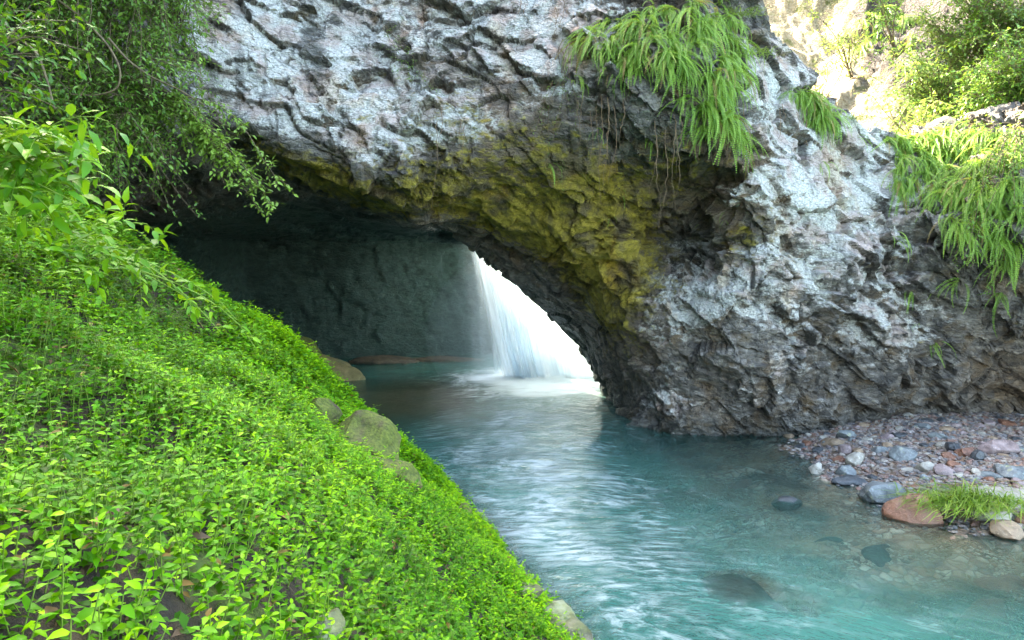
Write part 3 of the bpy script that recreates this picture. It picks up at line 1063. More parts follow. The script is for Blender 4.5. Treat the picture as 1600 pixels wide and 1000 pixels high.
# ------------------------------------------------------------------ ground cover on the bank
def groundcover():
    n = 100000
    y = .7 + (rng.random(n) ** .8) * 13.2
    x = xw(y) + .15 - rng.random(n) * 12.5
    z = bank_h(x, y)
    P = np.stack([x, y, z], 1)
    px, py = proj(P)
    keep = (px > -120) & (px < 960) & (py < 1150) & (z > .05) & (y > .8)
    den = 1.05 + .6 * fbm(P * .8, 3, 130)
    den += .9 * sstep(250, 420, px) - .3
    den -= .35 * sstep(7, 11, P[:, 1])
    den -= 1.1 * BL(px, py, 300, 480, 110, 60, 25) + .9 * BL(px, py, 180, 440, 100, 50) + 1.3 * BL(px, py, 560, 700, 70, 28, 38) + .9 * BL(px, py, 500, 650, 28, 16)
    den -= 1.3 * BL(px, py, 860, 955, 30, 36) + .8 * BL(px, py, 560, 930, 80, 45) + .6 * BL(px, py, 640, 690, 60, 22, 40)
    keep &= rng.random(n) < np.clip(den + .5 * sstep(600, 750, py) * sstep(420, 300, px), .2, 1)
    P, px, py = P[keep], px[keep], py[keep]
    n = len(P)
    # height of the plants: low and tight near the water, taller up the slope
    H = (.055 + .12 * rng.random(n) ** 1.5) * (1.1 - .3 * sstep(400, 700, px))
    tall = rng.random(n) < .06
    H = np.where(tall, H * 1.7, H)
    lean = np.stack([rng.normal(.22, .25, n), rng.normal(-.1, .22, n), np.ones(n)], 1)
    lean /= np.linalg.norm(lean, axis=1)[:, None]
    small = 1 - .22 * sstep(350, 620, px) * sstep(3.5, 6, P[:, 1])
    base = rng.random(n)
    A = Acc()
    az0 = rng.random(n) * 6.28
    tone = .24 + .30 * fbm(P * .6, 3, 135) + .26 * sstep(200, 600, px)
    K = 5
    for k in range(K):
        t = .08 + .92 * k / (K - 1)
        p = P + lean * (H * t)[:, None]
        for s_ in (0, 1):
            az = az0 + k * 1.62 + s_ * 3.14 + rng.normal(0, .3, n)
            el = rng.normal(.15 + .3 * (k == K - 1), .3, n)
            d = np.stack([np.cos(az) * np.cos(el), np.sin(az) * np.cos(el), np.sin(el)], 1)
            nm = np.stack([rng.normal(.1, .25, n), rng.normal(-.15, .25, n), np.ones(n)], 1)
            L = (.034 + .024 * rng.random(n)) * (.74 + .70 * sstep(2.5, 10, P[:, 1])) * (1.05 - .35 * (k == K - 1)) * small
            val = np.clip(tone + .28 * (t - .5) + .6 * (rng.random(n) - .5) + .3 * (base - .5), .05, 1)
            val = np.where(rng.random(n) < .008, .0, val)
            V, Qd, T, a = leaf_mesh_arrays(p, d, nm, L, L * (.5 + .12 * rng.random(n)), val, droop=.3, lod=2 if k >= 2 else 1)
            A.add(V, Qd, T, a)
    # seedlings and shaded leaves close to the soil
    q = 90000
    y = .7 + rng.random(q) ** .9 * 8.5
    x = xw(y) - rng.random(q) * 9
    z = bank_h(x, y)
    px, py = proj(np.stack([x, y, z], 1))
    kk = (px > -100) & (px < 900) & (py < 1120)
    x, y, z = x[kk], y[kk], z[kk]
    q = len(x)
    az = rng.random(q) * 6.28
    d = np.stack([np.cos(az), np.sin(az), rng.normal(.1, .3, q)], 1)
    L = .022 + .028 * rng.random(q) ** 2
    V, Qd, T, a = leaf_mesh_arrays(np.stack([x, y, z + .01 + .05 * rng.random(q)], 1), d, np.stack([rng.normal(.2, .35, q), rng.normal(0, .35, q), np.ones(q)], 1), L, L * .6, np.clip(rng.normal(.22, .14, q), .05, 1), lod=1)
    A.add(V, Qd, T, a)
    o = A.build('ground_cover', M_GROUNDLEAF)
    tag(o, None, None, kind='stuff')
    # stems
    near = P[:, 1] < 9
    p0, p1 = P[near] - [0, 0, .02], (P + lean * H[:, None])[near]
    w = .0022
    V = np.stack([p0 + [w, 0, 0], p0 - [w, 0, 0], p0 + [0, w, 0], p1 + [w * .6, 0, 0], p1 - [w * .6, 0, 0], p1 + [0, w * .6, 0]], 1).reshape(-1, 3)
    off = (np.arange(len(p0)) * 6)[:, None, None]
    Q = (np.array([(0, 1, 4, 3), (1, 2, 5, 4), (2, 0, 3, 5)])[None] + off).reshape(-1, 4)
    tag(mesh('ground_cover_stems', V, [Q], [M_STEM]), None, None, kind='stuff')
    # leaf litter
    m = 6000
    y = 1 + rng.random(m) * 12.5
    x = xw(y) - .1 - rng.random(m) * 9
    z = bank_h(x, y) + .012
    az = rng.random(m) * 6.28
    d = np.stack([np.cos(az), np.sin(az), rng.normal(0, .3, m)], 1)
    V, Qd, T, a = leaf_mesh_arrays(np.stack([x, y, z], 1), d, np.stack([rng.normal(0, .4, m), rng.normal(0, .4, m), np.ones(m)], 1), .04 + .045 * rng.random(m), .02 + .02 * rng.random(m), rng.random(m), droop=.4, fold=.3, lod=2)
    LA = Acc()
    LA.add(V, Qd, T, a)
    tag(LA.build('fallen_leaves', M_LITTER), None, None, kind='stuff')


def mat_litter():
    t = NT('leaf_litter')
    c = t.ramp(t.attr('leafval'), [(0, (.05, .03, .015)), (.5, (.14, .075, .03)), (.85, (.28, .15, .05)), (1, (.45, .3, .08))])
    return t.finish(t.n('BsdfPrincipled', {'Base Color': c, 'Roughness': .7}))


M_LITTER = mat_litter()
groundcover()

# ------------------------------------------------------------------ stones
import bmesh


def ico(sub):
    bm = bmesh.new()
    bmesh.ops.create_icosphere(bm, subdivisions=sub, radius=1)
    V = np.array([v.co[:] for v in bm.verts])
    T = np.array([[v.index for v in f.verts] for f in bm.faces])
    bm.free()
    return V, T


ICO = {k: ico(k) for k in (2, 4, 5)}


def stone_shape(seed, sub=4, cuts=9, rnd=.25, rough=.07):
    g = np.random.default_rng(seed)
    V, T = ICO[sub]
    V = V.copy()
    for _ in range(cuts):
        n = g.normal(size=3)
        n /= np.linalg.norm(n)
        d = .55 + .3 * g.random()
        e = np.maximum(0, V @ n - d)
        V -= n * (e * (1 - rnd * .5))[:, None]
    V += (V / np.linalg.norm(V, axis=1)[:, None]) * (rough * fbm(V * 2.2 + seed, 4, seed))[:, None]
    return V, T


STONES = {}


def stone(name, pos, size, rot, mat, seed, label, cat='stone', group=None, sub=4, cuts=9, rnd=.25, sink=.3):
    key = (seed, mat.name, sub)
    if key not in STONES:
        V, T = stone_shape(seed, sub, cuts, rnd)
        o = mesh(name, V, [T], [mat], smooth=(sub > 2))
        STONES[key] = o.data
        if sub > 2:
            o.data.set_sharp_from_angle(angle=R(28))
    else:
        o = bpy.data.objects.new(name, STONES[key])
        COL.objects.link(o)
    o.scale = [float(v) for v in size]
    o.rotation_euler = rot
    o.location = (float(pos[0]), float(pos[1]), float(pos[2]) + size[2] * (1 - 2 * sink) * .8)
    return tag(o, label, cat, group)


MS_BLUE = mat_stone('blue_grey_stone', (.07, .085, .10), (.24, .27, .27), .4, lich=.1)
MS_DARK = mat_stone('dark_stone', (.025, .03, .035), (.09, .10, .11), .3)
MS_RED = mat_stone('red_brown_stone', (.11, .045, .028), (.28, .14, .09), .35)
MS_PALE = mat_stone('pale_stone', (.2, .18, .15), (.42, .40, .35), .6)
MS_LILAC = mat_stone('lilac_stone', (.15, .11, .11), (.34, .27, .27), .55)
MS_TAN = mat_stone('tan_stone', (.16, .11, .07), (.34, .25, .17), .6)
MS_MOSSY = mat_stone('mossy_stone', (.022, .017, .009), (.11, .08, .04), .85, moss=.9)
MS_LICHEN = mat_stone('lichen_stone', (.08, .07, .05), (.24, .22, .16), .85, moss=.6, lich=.35)
MS_CAVE = mat_stone('cave_boulder_stone', (.10, .075, .035), (.30, .22, .11), .7, moss=.35)
MS_LEDGE = mat_stone('cave_ledge_stone', (.02, .018, .012), (.09, .07, .045), .7)
MS_SUB = mat_stone('submerged_stone', (.012, .015, .015), (.035, .035, .03), .6)
MS_SUBRED = mat_stone('submerged_red_stone', (.09, .04, .03), (.20, .10, .07), .6)


def bar_at(px, py):
    """ground point of the gravel bar / riverbed near the surface seen at a photo pixel"""
    z = .1
    for _ in range(8):
        Y = 10.0
        p = at(px, py, Y)
        k = (CAMZ - z) / (CAMZ - p[2])
        p = np.array([p[0] * k, Y * k, z])
        z = float(bed_h(np.array([p[0]]), np.array([p[1]]))[0])
    p[2] = z
    return p


def rr(a=3.14):
    return random.uniform(-a, a)


HERO = [
    (1374, 778, (.40, .30, .26), (0, .1, .3), MS_BLUE, 101, 'large blue-grey wet boulder at the gravel edge beside the red boulder', .3),
    (1430, 805, (.42, .34, .27), (.1, 0, -.4), MS_RED, 102, 'rounded red-brown boulder at the waterline next to the grass clump', .35),
    (1275, 735, (.15, .13, .12), (0, 0, .5), MS_PALE, 103, 'small rounded cream stone standing alone in the shallows', .2),
    (1322, 738, (.17, .15, .14), (.2, 0, .2), MS_BLUE, 104, 'dark blue stone with a shiny flat face next to the white stone', .3),
    (1336, 722, (.15, .14, .17), (.2, .4, .2), MS_PALE, 105, 'upright pale stone between the pink stone and the dark blue stone', .2),
    (1318, 704, (.16, .14, .15), (.2, .3, 1.2), MS_LILAC, 106, 'pink stone at the tip of the gravel bar above the pale stone', .3),
    (1302, 690, (.26, .2, .12), (.0, .2, 2.2), MS_TAN, 107, 'brown rock at the far left corner of the gravel bar', .4),
    (1322, 679, (.22, .18, .13), (.0, .2, .2), MS_BLUE, 108, 'flat grey-green rock at the foot of the cliff left of the driftwood', .35),
    (1325, 750, (.33, .18, .10), (.0, .05, .15), MS_DARK, 109, 'low dark flat rock lying half in the water above the blue boulder', .35),
    (1412, 712, (.24, .2, .17), (.1, .1, .4), MS_BLUE, 110, 'mottled grey boulder in the middle of the gravel', .3),
    (1445, 732, (.19, .16, .13), (.1, .1, .9), MS_PALE, 111, 'whitish cobble left of the lilac cobble on the gravel', .3),
    (1474, 738, (.2, .16, .14), (0, .1, .3), MS_LILAC, 112, 'lilac cobble right of the whitish cobble on the gravel', .35),
    (1560, 702, (.32, .24, .18), (.1, .0, .3), MS_LILAC, 113, 'big pale rock at the right end of the gravel below the cliff', .3),
    (1585, 738, (.34, .26, .16), (.1, .1, 1.3), MS_BLUE, 114, 'broad grey rock at the right edge above the long twig', .35),
    (1562, 775, (.62, .36, .16), (.0, .05, .1), MS_PALE, 115, 'wide flat sandy slab behind the grass clump', .5),
    (1548, 800, (.34, .26, .2), (.1, .1, .8), MS_PALE, 116, 'grey lichened rock touching the right side of the grass clump', .35),
    (1575, 832, (.24, .2, .15), (.1, .1, .2), MS_TAN, 117, 'grey and orange stone at the waterline right of the grass', .35),
    (1598, 812, (.14, .12, .11), (.1, .1, .2), MS_RED, 118, 'small pink-red stone at the right edge of the picture', .3),
    (1340, 706, (.13, .11, .1), (0, .1, 2), MS_TAN, 119, 'rounded tan cobble between the pink stone and the mottled boulder', .3),
    (1488, 698, (.15, .12, .11), (0, .1, 1), MS_DARK, 120, 'dark charcoal cobble in the reddish gravel under the driftwood', .3),
    (1513, 706, (.13, .12, .11), (0, .3, 1), MS_RED, 121, 'orange cobble right of the charcoal cobble', .3),
    (1530, 714, (.14, .12, .11), (0, .3, 2), MS_DARK, 122, 'black rounded cobble beside the orange cobble', .3),
    (1232, 790, (.26, .17, .12), (0, .1, .2), MS_DARK, 123, 'dark rock just breaking the water surface in the shallows', .3),
]
for px, py, sz, rot, m, sd, lab, sink in HERO:
    p = bar_at(px, py + 4)
    if p[2] < -.06:
        p[2] = -.10
    stone('boulder' if sz[0] > .3 else 'stone', p, sz, rot, m, sd, lab, 'boulder' if sz[0] > .3 else 'stone', sink=sink, cuts=12, rnd=.3)

for k, (px, py, sz, m, lab, z) in enumerate(SUBM):
    p, q = sunk(px, py, sz, z)
    stone('sunken_rock', p, sz, (0, 0, rr()), dict(dark=MS_SUB, red=MS_SUBRED)[m], 140 + k, lab, 'rock', sink=.5)

# rocks in the cave and in the bank
p = at(528, 578, 21.0)
stone('boulder', (p[0], p[1], -.05), (.85, .8, .60), (.1, .2, .3), MS_CAVE, 160, 'mossy tan boulder at the back of the cave by the water', 'boulder', sink=.35, sub=5)
p = at(455, 560, 23.3)
stone('boulder', (p[0], p[1], -.05), (1.3, .9, .9), (0, .2, 1.3), MS_MOSSY, 161, 'dim brown boulder behind the mossy cave boulder', 'boulder', sink=.35, sub=5)
for px, py, Y, sz, nm, m, lab, sd in [
    (548, 700, 0, (.62, .42, .42), 'rock', MS_MOSSY, 'mossy brown rock poking out of the green bank above the water', 162),
    (500, 645, 0, (.34, .26, .22), 'rock', MS_MOSSY, 'pale topped rock in the green bank uphill of the mossy rock', 163),
    (610, 745, 0, (.40, .26, .24), 'rock', MS_MOSSY, 'small mossy rock downhill of the larger one in the bank', 164),
    (868, 985, 0, (.34, .36, .22), 'rock', MS_LICHEN, 'bare pale rock at the water edge at the tip of the bank', 165),
    (820, 925, 0, (.16, .18, .13), 'rock', MS_LICHEN, 'small bare rock at the water edge just above the pale tip rock', 168),
    (495, 985, 0, (.11, .10, .08), 'rock', MS_LICHEN, 'blue lichened rock low in the green bank', 166),
    (590, 885, 0, (.10, .08, .06), 'rock', MS_LICHEN, 'small blue-white lichened rock among the leaves', 167),
    (720, 800, 0, (.22, .2, .14), 'rock', MS_MOSSY, 'mossy rock on the edge of the bank over the rapid water', 169)]:
    q, _n = ray(bank_bvh, px, py)
    if q is None:
        continue
    stone(nm, q, sz, (rr(.3), rr(.3), rr()), m, sd, lab, 'rock', sink=.55, cuts=22, rnd=0, sub=5)

# individual stones on the bar
mats = [MS_BLUE, MS_DARK, MS_RED, MS_PALE, MS_LILAC, MS_TAN]
g = np.random.default_rng(5)
placed = 0
CN_ = ['blue-grey', 'dark', 'red-brown', 'whitish', 'pinkish', 'tan']
while placed < 150:
    x, y = g.uniform(5.2, 11.5), g.uniform(9.3, 14.6)
    s = float(seg_dist(np.array([x]), np.array([y]), BAR)[0])
    if s < -.25:
        continue
    z = float(bed_h(np.array([x]), np.array([y]))[0])
    if proj(np.array([x, y, z]))[0] > 1640:
        continue
    mi = int(g.integers(6))
    a = g.uniform(.045, .13) * (1 if g.random() < .8 else 1.3)
    stone('cobble', (x, y, z), (a * g.uniform(.9, 1.3), a * g.uniform(.8, 1.1), a * g.uniform(.5, .8)), (g.uniform(-.2, .2), g.uniform(-.2, .2), g.uniform(0, 6)),
          mats[mi], 200 + int(g.integers(6)), 'small loose ' + CN_[mi] + ' cobble among the pebbles of the gravel bar', 'cobble', CN_[mi] + ' cobbles scattered on the gravel bar', sub=4, cuts=9, sink=.42)
    placed += 1

# pebbles
PV, PT = ICO[2]
M_PEB = mat_pebbles()
m = 34000
x = g.uniform(4.3, 14.5, m)  # scattered over the bar
y = g.uniform(8.2, 15.2, m)
s = seg_dist(x, y, BAR)
z = bed_h(x, y)
k = (s > -.5) & (g.random(m) < np.where(s > 0, 1, np.exp(s * 4)))
x, y, z = x[k], y[k], z[k]
k = proj(np.stack([x, y, z], 1))[0] < 1980
x, y, z = x[k], y[k], z[k]
m = len(x)
sz = .012 + .035 * g.random(m) ** 2.2
an = g.random(m) * 6.28
c_, s_ = np.cos(an), np.sin(an)
sc = np.stack([sz * g.uniform(.9, 1.6, m), sz * g.uniform(.8, 1.2, m), sz * g.uniform(.4, .8, m)], 1)
base = PV[None] * (1 + .18 * g.normal(size=(m, len(PV), 1))) * sc[:, None]
rx = base[..., 0] * c_[:, None] - base[..., 1] * s_[:, None] + x[:, None]
ry = base[..., 0] * s_[:, None] + base[..., 1] * c_[:, None] + y[:, None]
rz = base[..., 2] + (z + sc[:, 2] * .4)[:, None]
V = np.stack([rx, ry, rz], -1).reshape(-1, 3)
T = (PT[None] + (np.arange(m) * len(PV))[:, None, None]).reshape(-1, 3)
tag(mesh('gravel', V, [T], [M_PEB], {'leafval': np.repeat(g.random(m), len(PV))}, smooth=False), None, None, kind='stuff')

# driftwood and twigs
for pts, r0, lab, nm in [
    ([(1417, 672, 14.3), (1450, 674, 14.2), (1480, 678, 14.1), (1502, 681, 14.0)], .045, 'bleached driftwood log lying at the foot of the cliff', 'driftwood'),
    ([(1412, 672, 14.4), (1425, 660, 14.5), (1450, 645, 14.6)], .014, 'thin bare stick leaning against the cliff behind the driftwood', 'stick'),
    ([(1465, 765, 0), (1510, 763, 0), (1560, 760, 0), (1610, 757, 0)], .010, 'long thin dark twig lying across the gravel', 'twig')]:
    P_ = []
    for a, b, c in pts:
        if c == 0:
            q = bar_at(a, b)
            q[2] += .07
        else:
            q = at(a, b, c)
        P_.append(q)
    P_ = np.array(P_)
    tt = np.linspace(0, len(P_) - 1, 24)
    PP = np.stack([np.interp(tt, np.arange(len(P_)), P_[:, w]) for w in range(3)], 1)
    PP[:, 2] += .01 * np.sin(tt * 9)
    V, Q = tube(PP, r0 * (1 - .35 * np.linspace(0, 1, 24)) * (1 + .12 * fbm(PP * 9, 2, 3)), 8)
    V += .15 * r0 * fbm(V * 25, 2, 4)[:, None]
    o = mesh(nm, V - P_[0], [Q], [mat_bark(nm + '_wood', (.3, .27, .24), (.6, .56, .5)) if nm == 'driftwood' else M_DRYFROND])
    o.location = P_[0]
    tag(o, lab, 'log' if nm == 'driftwood' else 'stick')


# ------------------------------------------------------------------ ferns
def frond_mesh(seed, mat=None):
    g = np.random.default_rng(seed)
    n = 26
    t = np.linspace(0, 1, n)
    rise = g.uniform(.15, .55)
    ang = rise - (rise + g.uniform(1.1, 1.5)) * t ** .75
    dx = np.cos(ang)
    dz = np.sin(ang)
    X = np.concatenate([[0], np.cumsum((dx[1:] + dx[:-1]) / 2)]) / n
    Z = np.concatenate([[0], np.cumsum((dz[1:] + dz[:-1]) / 2)]) / n
    Yc = .05 * g.normal() * t ** 2
    C = np.stack([X, Yc, Z], 1)
    tg = np.gradient(C, axis=0)
    tg /= np.linalg.norm(tg, axis=1)[:, None]
    sd = np.cross(tg, [0, 0, 1.0])
    sd[:] = [0, 1, 0]
    up = np.cross(sd, tg)
    A = Acc()
    V, Q = tube(C, .0035 * (1.2 - t), 4)
    A.add(V, Q)
    w = .056 * np.sin(np.clip((t + .06) / 1.06, 0, 1) ** .55 * np.pi * .93 + .1) + .006
    k = np.arange(1, n)
    for s in (-1, 1):
        j = g.normal(0, .12, len(k))
        d = sd[k] * s + tg[k] * (.28 + j)[:, None] - up[k] * g.uniform(.1, .45)
        V, Qd, T, a = leaf_mesh_arrays(C[k], d, up[k], w[k] * g.uniform(.9, 1.1, len(k)), np.full(len(k), .032), g.random(len(k)), droop=.25, fold=.05, lod=1)
        A.add(V, Qd, T, a)
    o = A.build('frond', mat or M_FROND)
    me = o.data
    bpy.data.objects.remove(o)
    return me


FRONDS = [frond_mesh(300 + k) for k in range(8)]
FRONDS.append(frond_mesh(309, mat_frond('withered_frond', (.16, .09, .03), (.34, .24, .08))))
FG = np.random.default_rng(11)


def fern(px, py, label, group, size=.85, nf=15, bvh=None, hang=.0, spread=1.9):
    p, n = ray(bvh or cliff_bvh, px, py)
    if p is None:
        p, n = ray(hill_bvh, px, py)
        if p is None or p[1] > 18.5:
            return None
    az = math.atan2(n[1], n[0]) if abs(n[0]) + abs(n[1]) > .2 else -math.pi / 2
    # never point into the rock
    az = max(min(az, -.35), -2.8)
    r_ = empty('fern', p + n * .02)
    tag(r_, label, 'fern', group)
    for k in range(nf):
        f_ = bpy.data.objects.new('frond', FRONDS[8 if FG.random() < .05 else FG.integers(8)])
        COL.objects.link(f_)
        f_.parent = r_
        s = size * FG.uniform(.5, 1.2)
        f_.scale = (s, s, s)
        f_.rotation_euler = (FG.normal(0, .25), FG.normal(.25 + hang, .25), az + FG.uniform(-spread, spread) * .5)
        f_.location = [float(v) for v in FG.normal(0, .04, 3)]
    return r_


def inside(px, py, poly):
    return float(seg_dist(np.array([px]), np.array([py]), poly)[0]) > 0


def fern_mass(poly, n, label, group, size, nf=15, bvh=None, hang=0):
    k = tries = 0
    x0, x1 = min(p[0] for p in poly), max(p[0] for p in poly)
    y0, y1 = min(p[1] for p in poly), max(p[1] for p in poly)
    while k < n:
        a, b = FG.uniform(x0, x1), FG.uniform(y0, y1)
        if inside(a, b, poly):
            tries += 1
            if fern(a, b, label, group, size * FG.uniform(.8, 1.15), nf, bvh, hang) is not None or tries > n * 4:
                k += 1


fern_mass([(905, 55), (960, 25), (1000, 15), (1000, 115), (960, 105)], 20, 'long green fern in the left third of the big clump over the arch', 'ferns in the left third of the big clump', .62)
fern_mass([(1000, 15), (1080, 5), (1080, 125), (1050, 120), (1000, 115)], 24, 'long green fern in the middle of the big clump over the arch', 'ferns in the middle of the big clump', .68)
fern_mass([(1080, 5), (1120, 0), (1150, 40), (1165, 110), (1165, 180), (1110, 160), (1080, 125)], 30, 'long green fern in the right third of the big clump over the arch', 'ferns in the right third of the big clump', .68)
fern_mass([(1060, 150), (1150, 160), (1180, 215), (1120, 210), (1070, 180)], 12, 'yellowish fern at the lower fringe of the big clump over the arch', 'ferns at the lower fringe of the big clump', .75)
fern_mass([(1235, 135), (1262, 130), (1305, 172), (1285, 190), (1240, 165)], 20, 'fern in the small clump between the big clump and the right fern wall', 'ferns of the small ridge clump', .62)
fern_mass([(1375, 215), (1460, 200), (1460, 330), (1400, 300)], 28, 'hanging fern in the left part of the right fern curtain', 'ferns in the left part of the right curtain', .66, hang=.1)
fern_mass([(1460, 200), (1540, 205), (1540, 400), (1460, 330)], 38, 'hanging fern in the middle of the right fern curtain', 'ferns in the middle of the right curtain', .66, hang=.1)
fern_mass([(1540, 205), (1600, 215), (1600, 430), (1540, 400)], 30, 'hanging fern at the right edge of the right fern curtain', 'ferns at the right edge of the right curtain', .66, hang=.1)
for px, py, lab, sz, nf in [
    (932, 205, 'small fern with five fronds just under the left end of the big clump', .35, 5),
    (862, 258, 'small white-green fern on the yellow moss left of the big clump', .42, 6),
    (975, 300, 'single fern frond hanging above the bright yellow moss', .35, 2),
    (945, 335, 'tiny fern on the bright yellow moss', .3, 2),
    (1015, 215, 'fern drooping under the big clump towards the hollow', .6, 6),
    (1130, 340, 'small fern on the right rim of the dark hollow', .35, 4),
    (1095, 352, 'tiny fern inside the dark hollow', .3, 2),
    (1285, 258, 'small bright fern alone on the grey rock below the small clump', .38, 5),
    (1422, 455, 'fern of three fronds on the rock left of the curtain base', .45, 4),
    (1458, 535, 'small fern lowest on the cliff near the gravel bar', .5, 6),
    (1398, 370, 'fern at the left tip of the right curtain', .5, 6),
    (1500, 440, 'fern hanging below the middle of the right curtain', .6, 7),
    (1565, 460, 'fern hanging low at the right edge of the curtain', .6, 7),
    (1435, 505, 'tiny fern on dark rock above the lowest fern', .28, 3),
    (905, 125, 'pale fern at the upper left of the big clump', .45, 5),
    (1345, 215, 'small fern on the pale ridge rock', .35, 5)]:
    fern(px, py, lab, None, sz, nf)
fern_mass([(1330, 20), (1400, 10), (1440, 60), (1400, 90), (1340, 80)], 14, 'arching fern on the dark rocks above the sunlit gap', 'ferns above the sunlit gap', 1.0, 9, hill_bvh)
fern_mass([(1400, 90), (1540, 100), (1590, 190), (1440, 190)], 30, 'arching fern on the shaded rocks right of the sunlit gap', 'ferns right of the sunlit gap', 1.0, 9, hill_bvh)
fern_mass([(1380, 195), (1480, 175), (1590, 190), (1590, 215), (1400, 230)], 20, 'bright fern along the top ledge of the right curtain', 'ferns of the top ledge', .6, 9)


# ------------------------------------------------------------------ shrubs, branches, climbers
SG = np.random.default_rng(21)


def curve(a, b, sag=.15, n=16, wob=.06):
    a, b = np.asarray(a, float), np.asarray(b, float)
    L = np.linalg.norm(b - a)
    t = np.linspace(0, 1, n)[:, None]
    c = a * (1 - t) + b * t
    c[:, 2] += (np.sin(t[:, 0] * np.pi) * sag * L)
    ph = SG.random(3) * 6
    for w in range(3):
        c[:, w] += wob * L * np.sin(t[:, 0] * 7 + ph[w]) * np.sin(t[:, 0] * np.pi) ** .5 * .6
    return c


def bush(name, label, cat, root, tips, leaf, mat, twigs=9, tl=.35, per=9, r0=.012, group=None, wl=.5, bark=None, sag=.15, tone=.4, droop=.35, start=.3, parts=('branches', 'leaves')):
    """a woody plant: main branches from the root to every tip, twigs off them, leaves along the twigs"""
    root = np.asarray(root, float)
    e = empty(name, root)
    tag(e, label, cat, group)
    B, Lf = Acc(), Acc()
    pos, dr, nm, LL, val = [], [], [], [], []
    for tip in tips:
        c = curve(root + SG.normal(0, .05, 3), tip, sag)
        n = len(c)
        B.add(*tube(c, r0 * np.linspace(1, .25, n), 5))
        tot = np.linalg.norm(np.diff(c, axis=0), axis=1).sum()
        nt = max(3, int(twigs * min(tot, 4)))
        for q in range(nt):
            u = start + (1 - start) * (q + SG.random()) / nt
            i = min(int(u * (n - 1)), n - 2)
            p0 = c[i] + (c[i + 1] - c[i]) * (u * (n - 1) - i)
            fw = c[i + 1] - c[i]
            fw /= np.linalg.norm(fw)
            d = fw * .45 + SG.normal(0, .7, 3)
            d[2] += .1
            d /= np.linalg.norm(d)
            l_ = tl * SG.uniform(.5, 1.2) * (1.1 - .5 * u)
            s = np.linspace(0, 1, 6)[:, None]
            tw = p0 + d * s * l_ + np.array([0, 0, -1.0]) * (s * s) * l_ * .3
            B.add(*tube(tw, r0 * .22 * np.linspace(1, .5, 6), 3))
            m = max(3, int(per * l_ / tl))
            s = np.linspace(.12, 1, m)
            pp = p0 + d * s[:, None] * l_ + np.array([0, 0, -1.0]) * (s * s)[:, None] * l_ * .3
            side = np.cross(d, [0, 0, 1.0])
            side /= np.linalg.norm(side) + 1e-6
            sg = np.where(np.arange(m) % 2, 1, -1)[:, None]
            dd = side * sg * .9 + d * .55 + SG.normal(0, .3, (m, 3)) + np.array([0, 0, -.15])
            dd[-1] = d
            pos.append(pp)
            dr.append(dd)
            nm.append(np.array([0, -.25, 1.0]) + SG.normal(0, .35, (m, 3)))
            LL.append(leaf * SG.uniform(.65, 1.15, m))
            val.append(np.clip(tone + .5 * (SG.random(m) - .5) + .2 * s, .06, 1))
    pos, dr, nm, LL, val = [np.concatenate(v) for v in (pos, dr, nm, LL, val)]
    V, Qd, T, a = leaf_mesh_arrays(pos, dr, nm, LL, LL * wl, val, droop=droop, lod=2 if leaf > .05 else 1)
    Lf.add(V, Qd, T, a)
    B.build(parts[0], bark or M_BARK, e, root)
    Lf.build(parts[1], mat, e, root)
    return e


def U(a, b):
    return SG.uniform(a, b)


# tangle clothing the cliff upper left
spots = [(20, -80, 11.2, 'leftmost dark leafy shrub covering the cliff at the top left corner'),
         (110, -60, 11.4, 'dense shrub hanging from the top edge, second from the left corner'),
         (200, -80, 11.8, 'dense shrub hanging from the top edge beside the bare grey rock'),
         (265, -40, 12.0, 'thin leafy shrub straggling over the left end of the grey rock'),
         (40, 120, 11.0, 'dark shrub on the left cliff under the corner shrub'),
         (160, 110, 11.5, 'bushy climber with bare looping stems on the left cliff'),
         (240, 110, 11.8, 'bushy climber beside the left end of the grey rock face')]
for px, py, Y, lab in spots:
    tips = [at(px + U(-130, 130), py + U(-60, 210), Y - U(.2, 1.8)) for _ in range(34)]
    tips = [t for t in tips if proj(t)[0] < 330]
    bush('shrub', lab, 'shrub', at(px, py + 100, Y + .3), tips, .08, M_SMALLLEAF, twigs=10, tl=.5, per=9, r0=.014, group='shrubs on the upper left cliff', tone=.48, sag=U(.1, .35))

# the spray that reaches out over the cave mouth
root = at(190, 130, 11.4)
bush('climbing_shrub', 'leafy spray reaching down to the right over the cave mouth', 'shrub', root,
     [at(a, b, 10.9) for a, b in [(425, 325), (405, 330), (450, 290), (395, 290), (370, 262), (345, 240), (330, 220), (385, 275), (400, 300), (415, 300), (300, 230), (350, 285)]],
     .088, M_SMALLLEAF, twigs=11, tl=.28, per=10, r0=.014, tone=.85, sag=.12, start=.35)
bush('climbing_shrub', 'thin twiggy shrub dangling in front of the dark cave on the left', 'shrub', at(130, 170, 11.2),
     [at(a, b, 10.8) for a, b in [(215, 330), (240, 300), (270, 330), (300, 300), (180, 330), (310, 340), (255, 270), (200, 290), (285, 270)]],
     .075, M_SMALLLEAF, twigs=6, tl=.3, per=7, r0=.012, tone=.35, sag=.1)
bush('climbing_shrub', 'fine leaved climber creeping over the left part of the grey rock face', 'shrub', at(230, 60, 12.3),
     [at(a, b, 12.4) for a, b in [(320, 60), (330, 120), (300, 150), (340, 190), (360, 215), (310, 100), (290, 190), (300, 30)]],
     .06, M_SMALLLEAF, twigs=9, tl=.28, per=10, r0=.01, tone=.45)

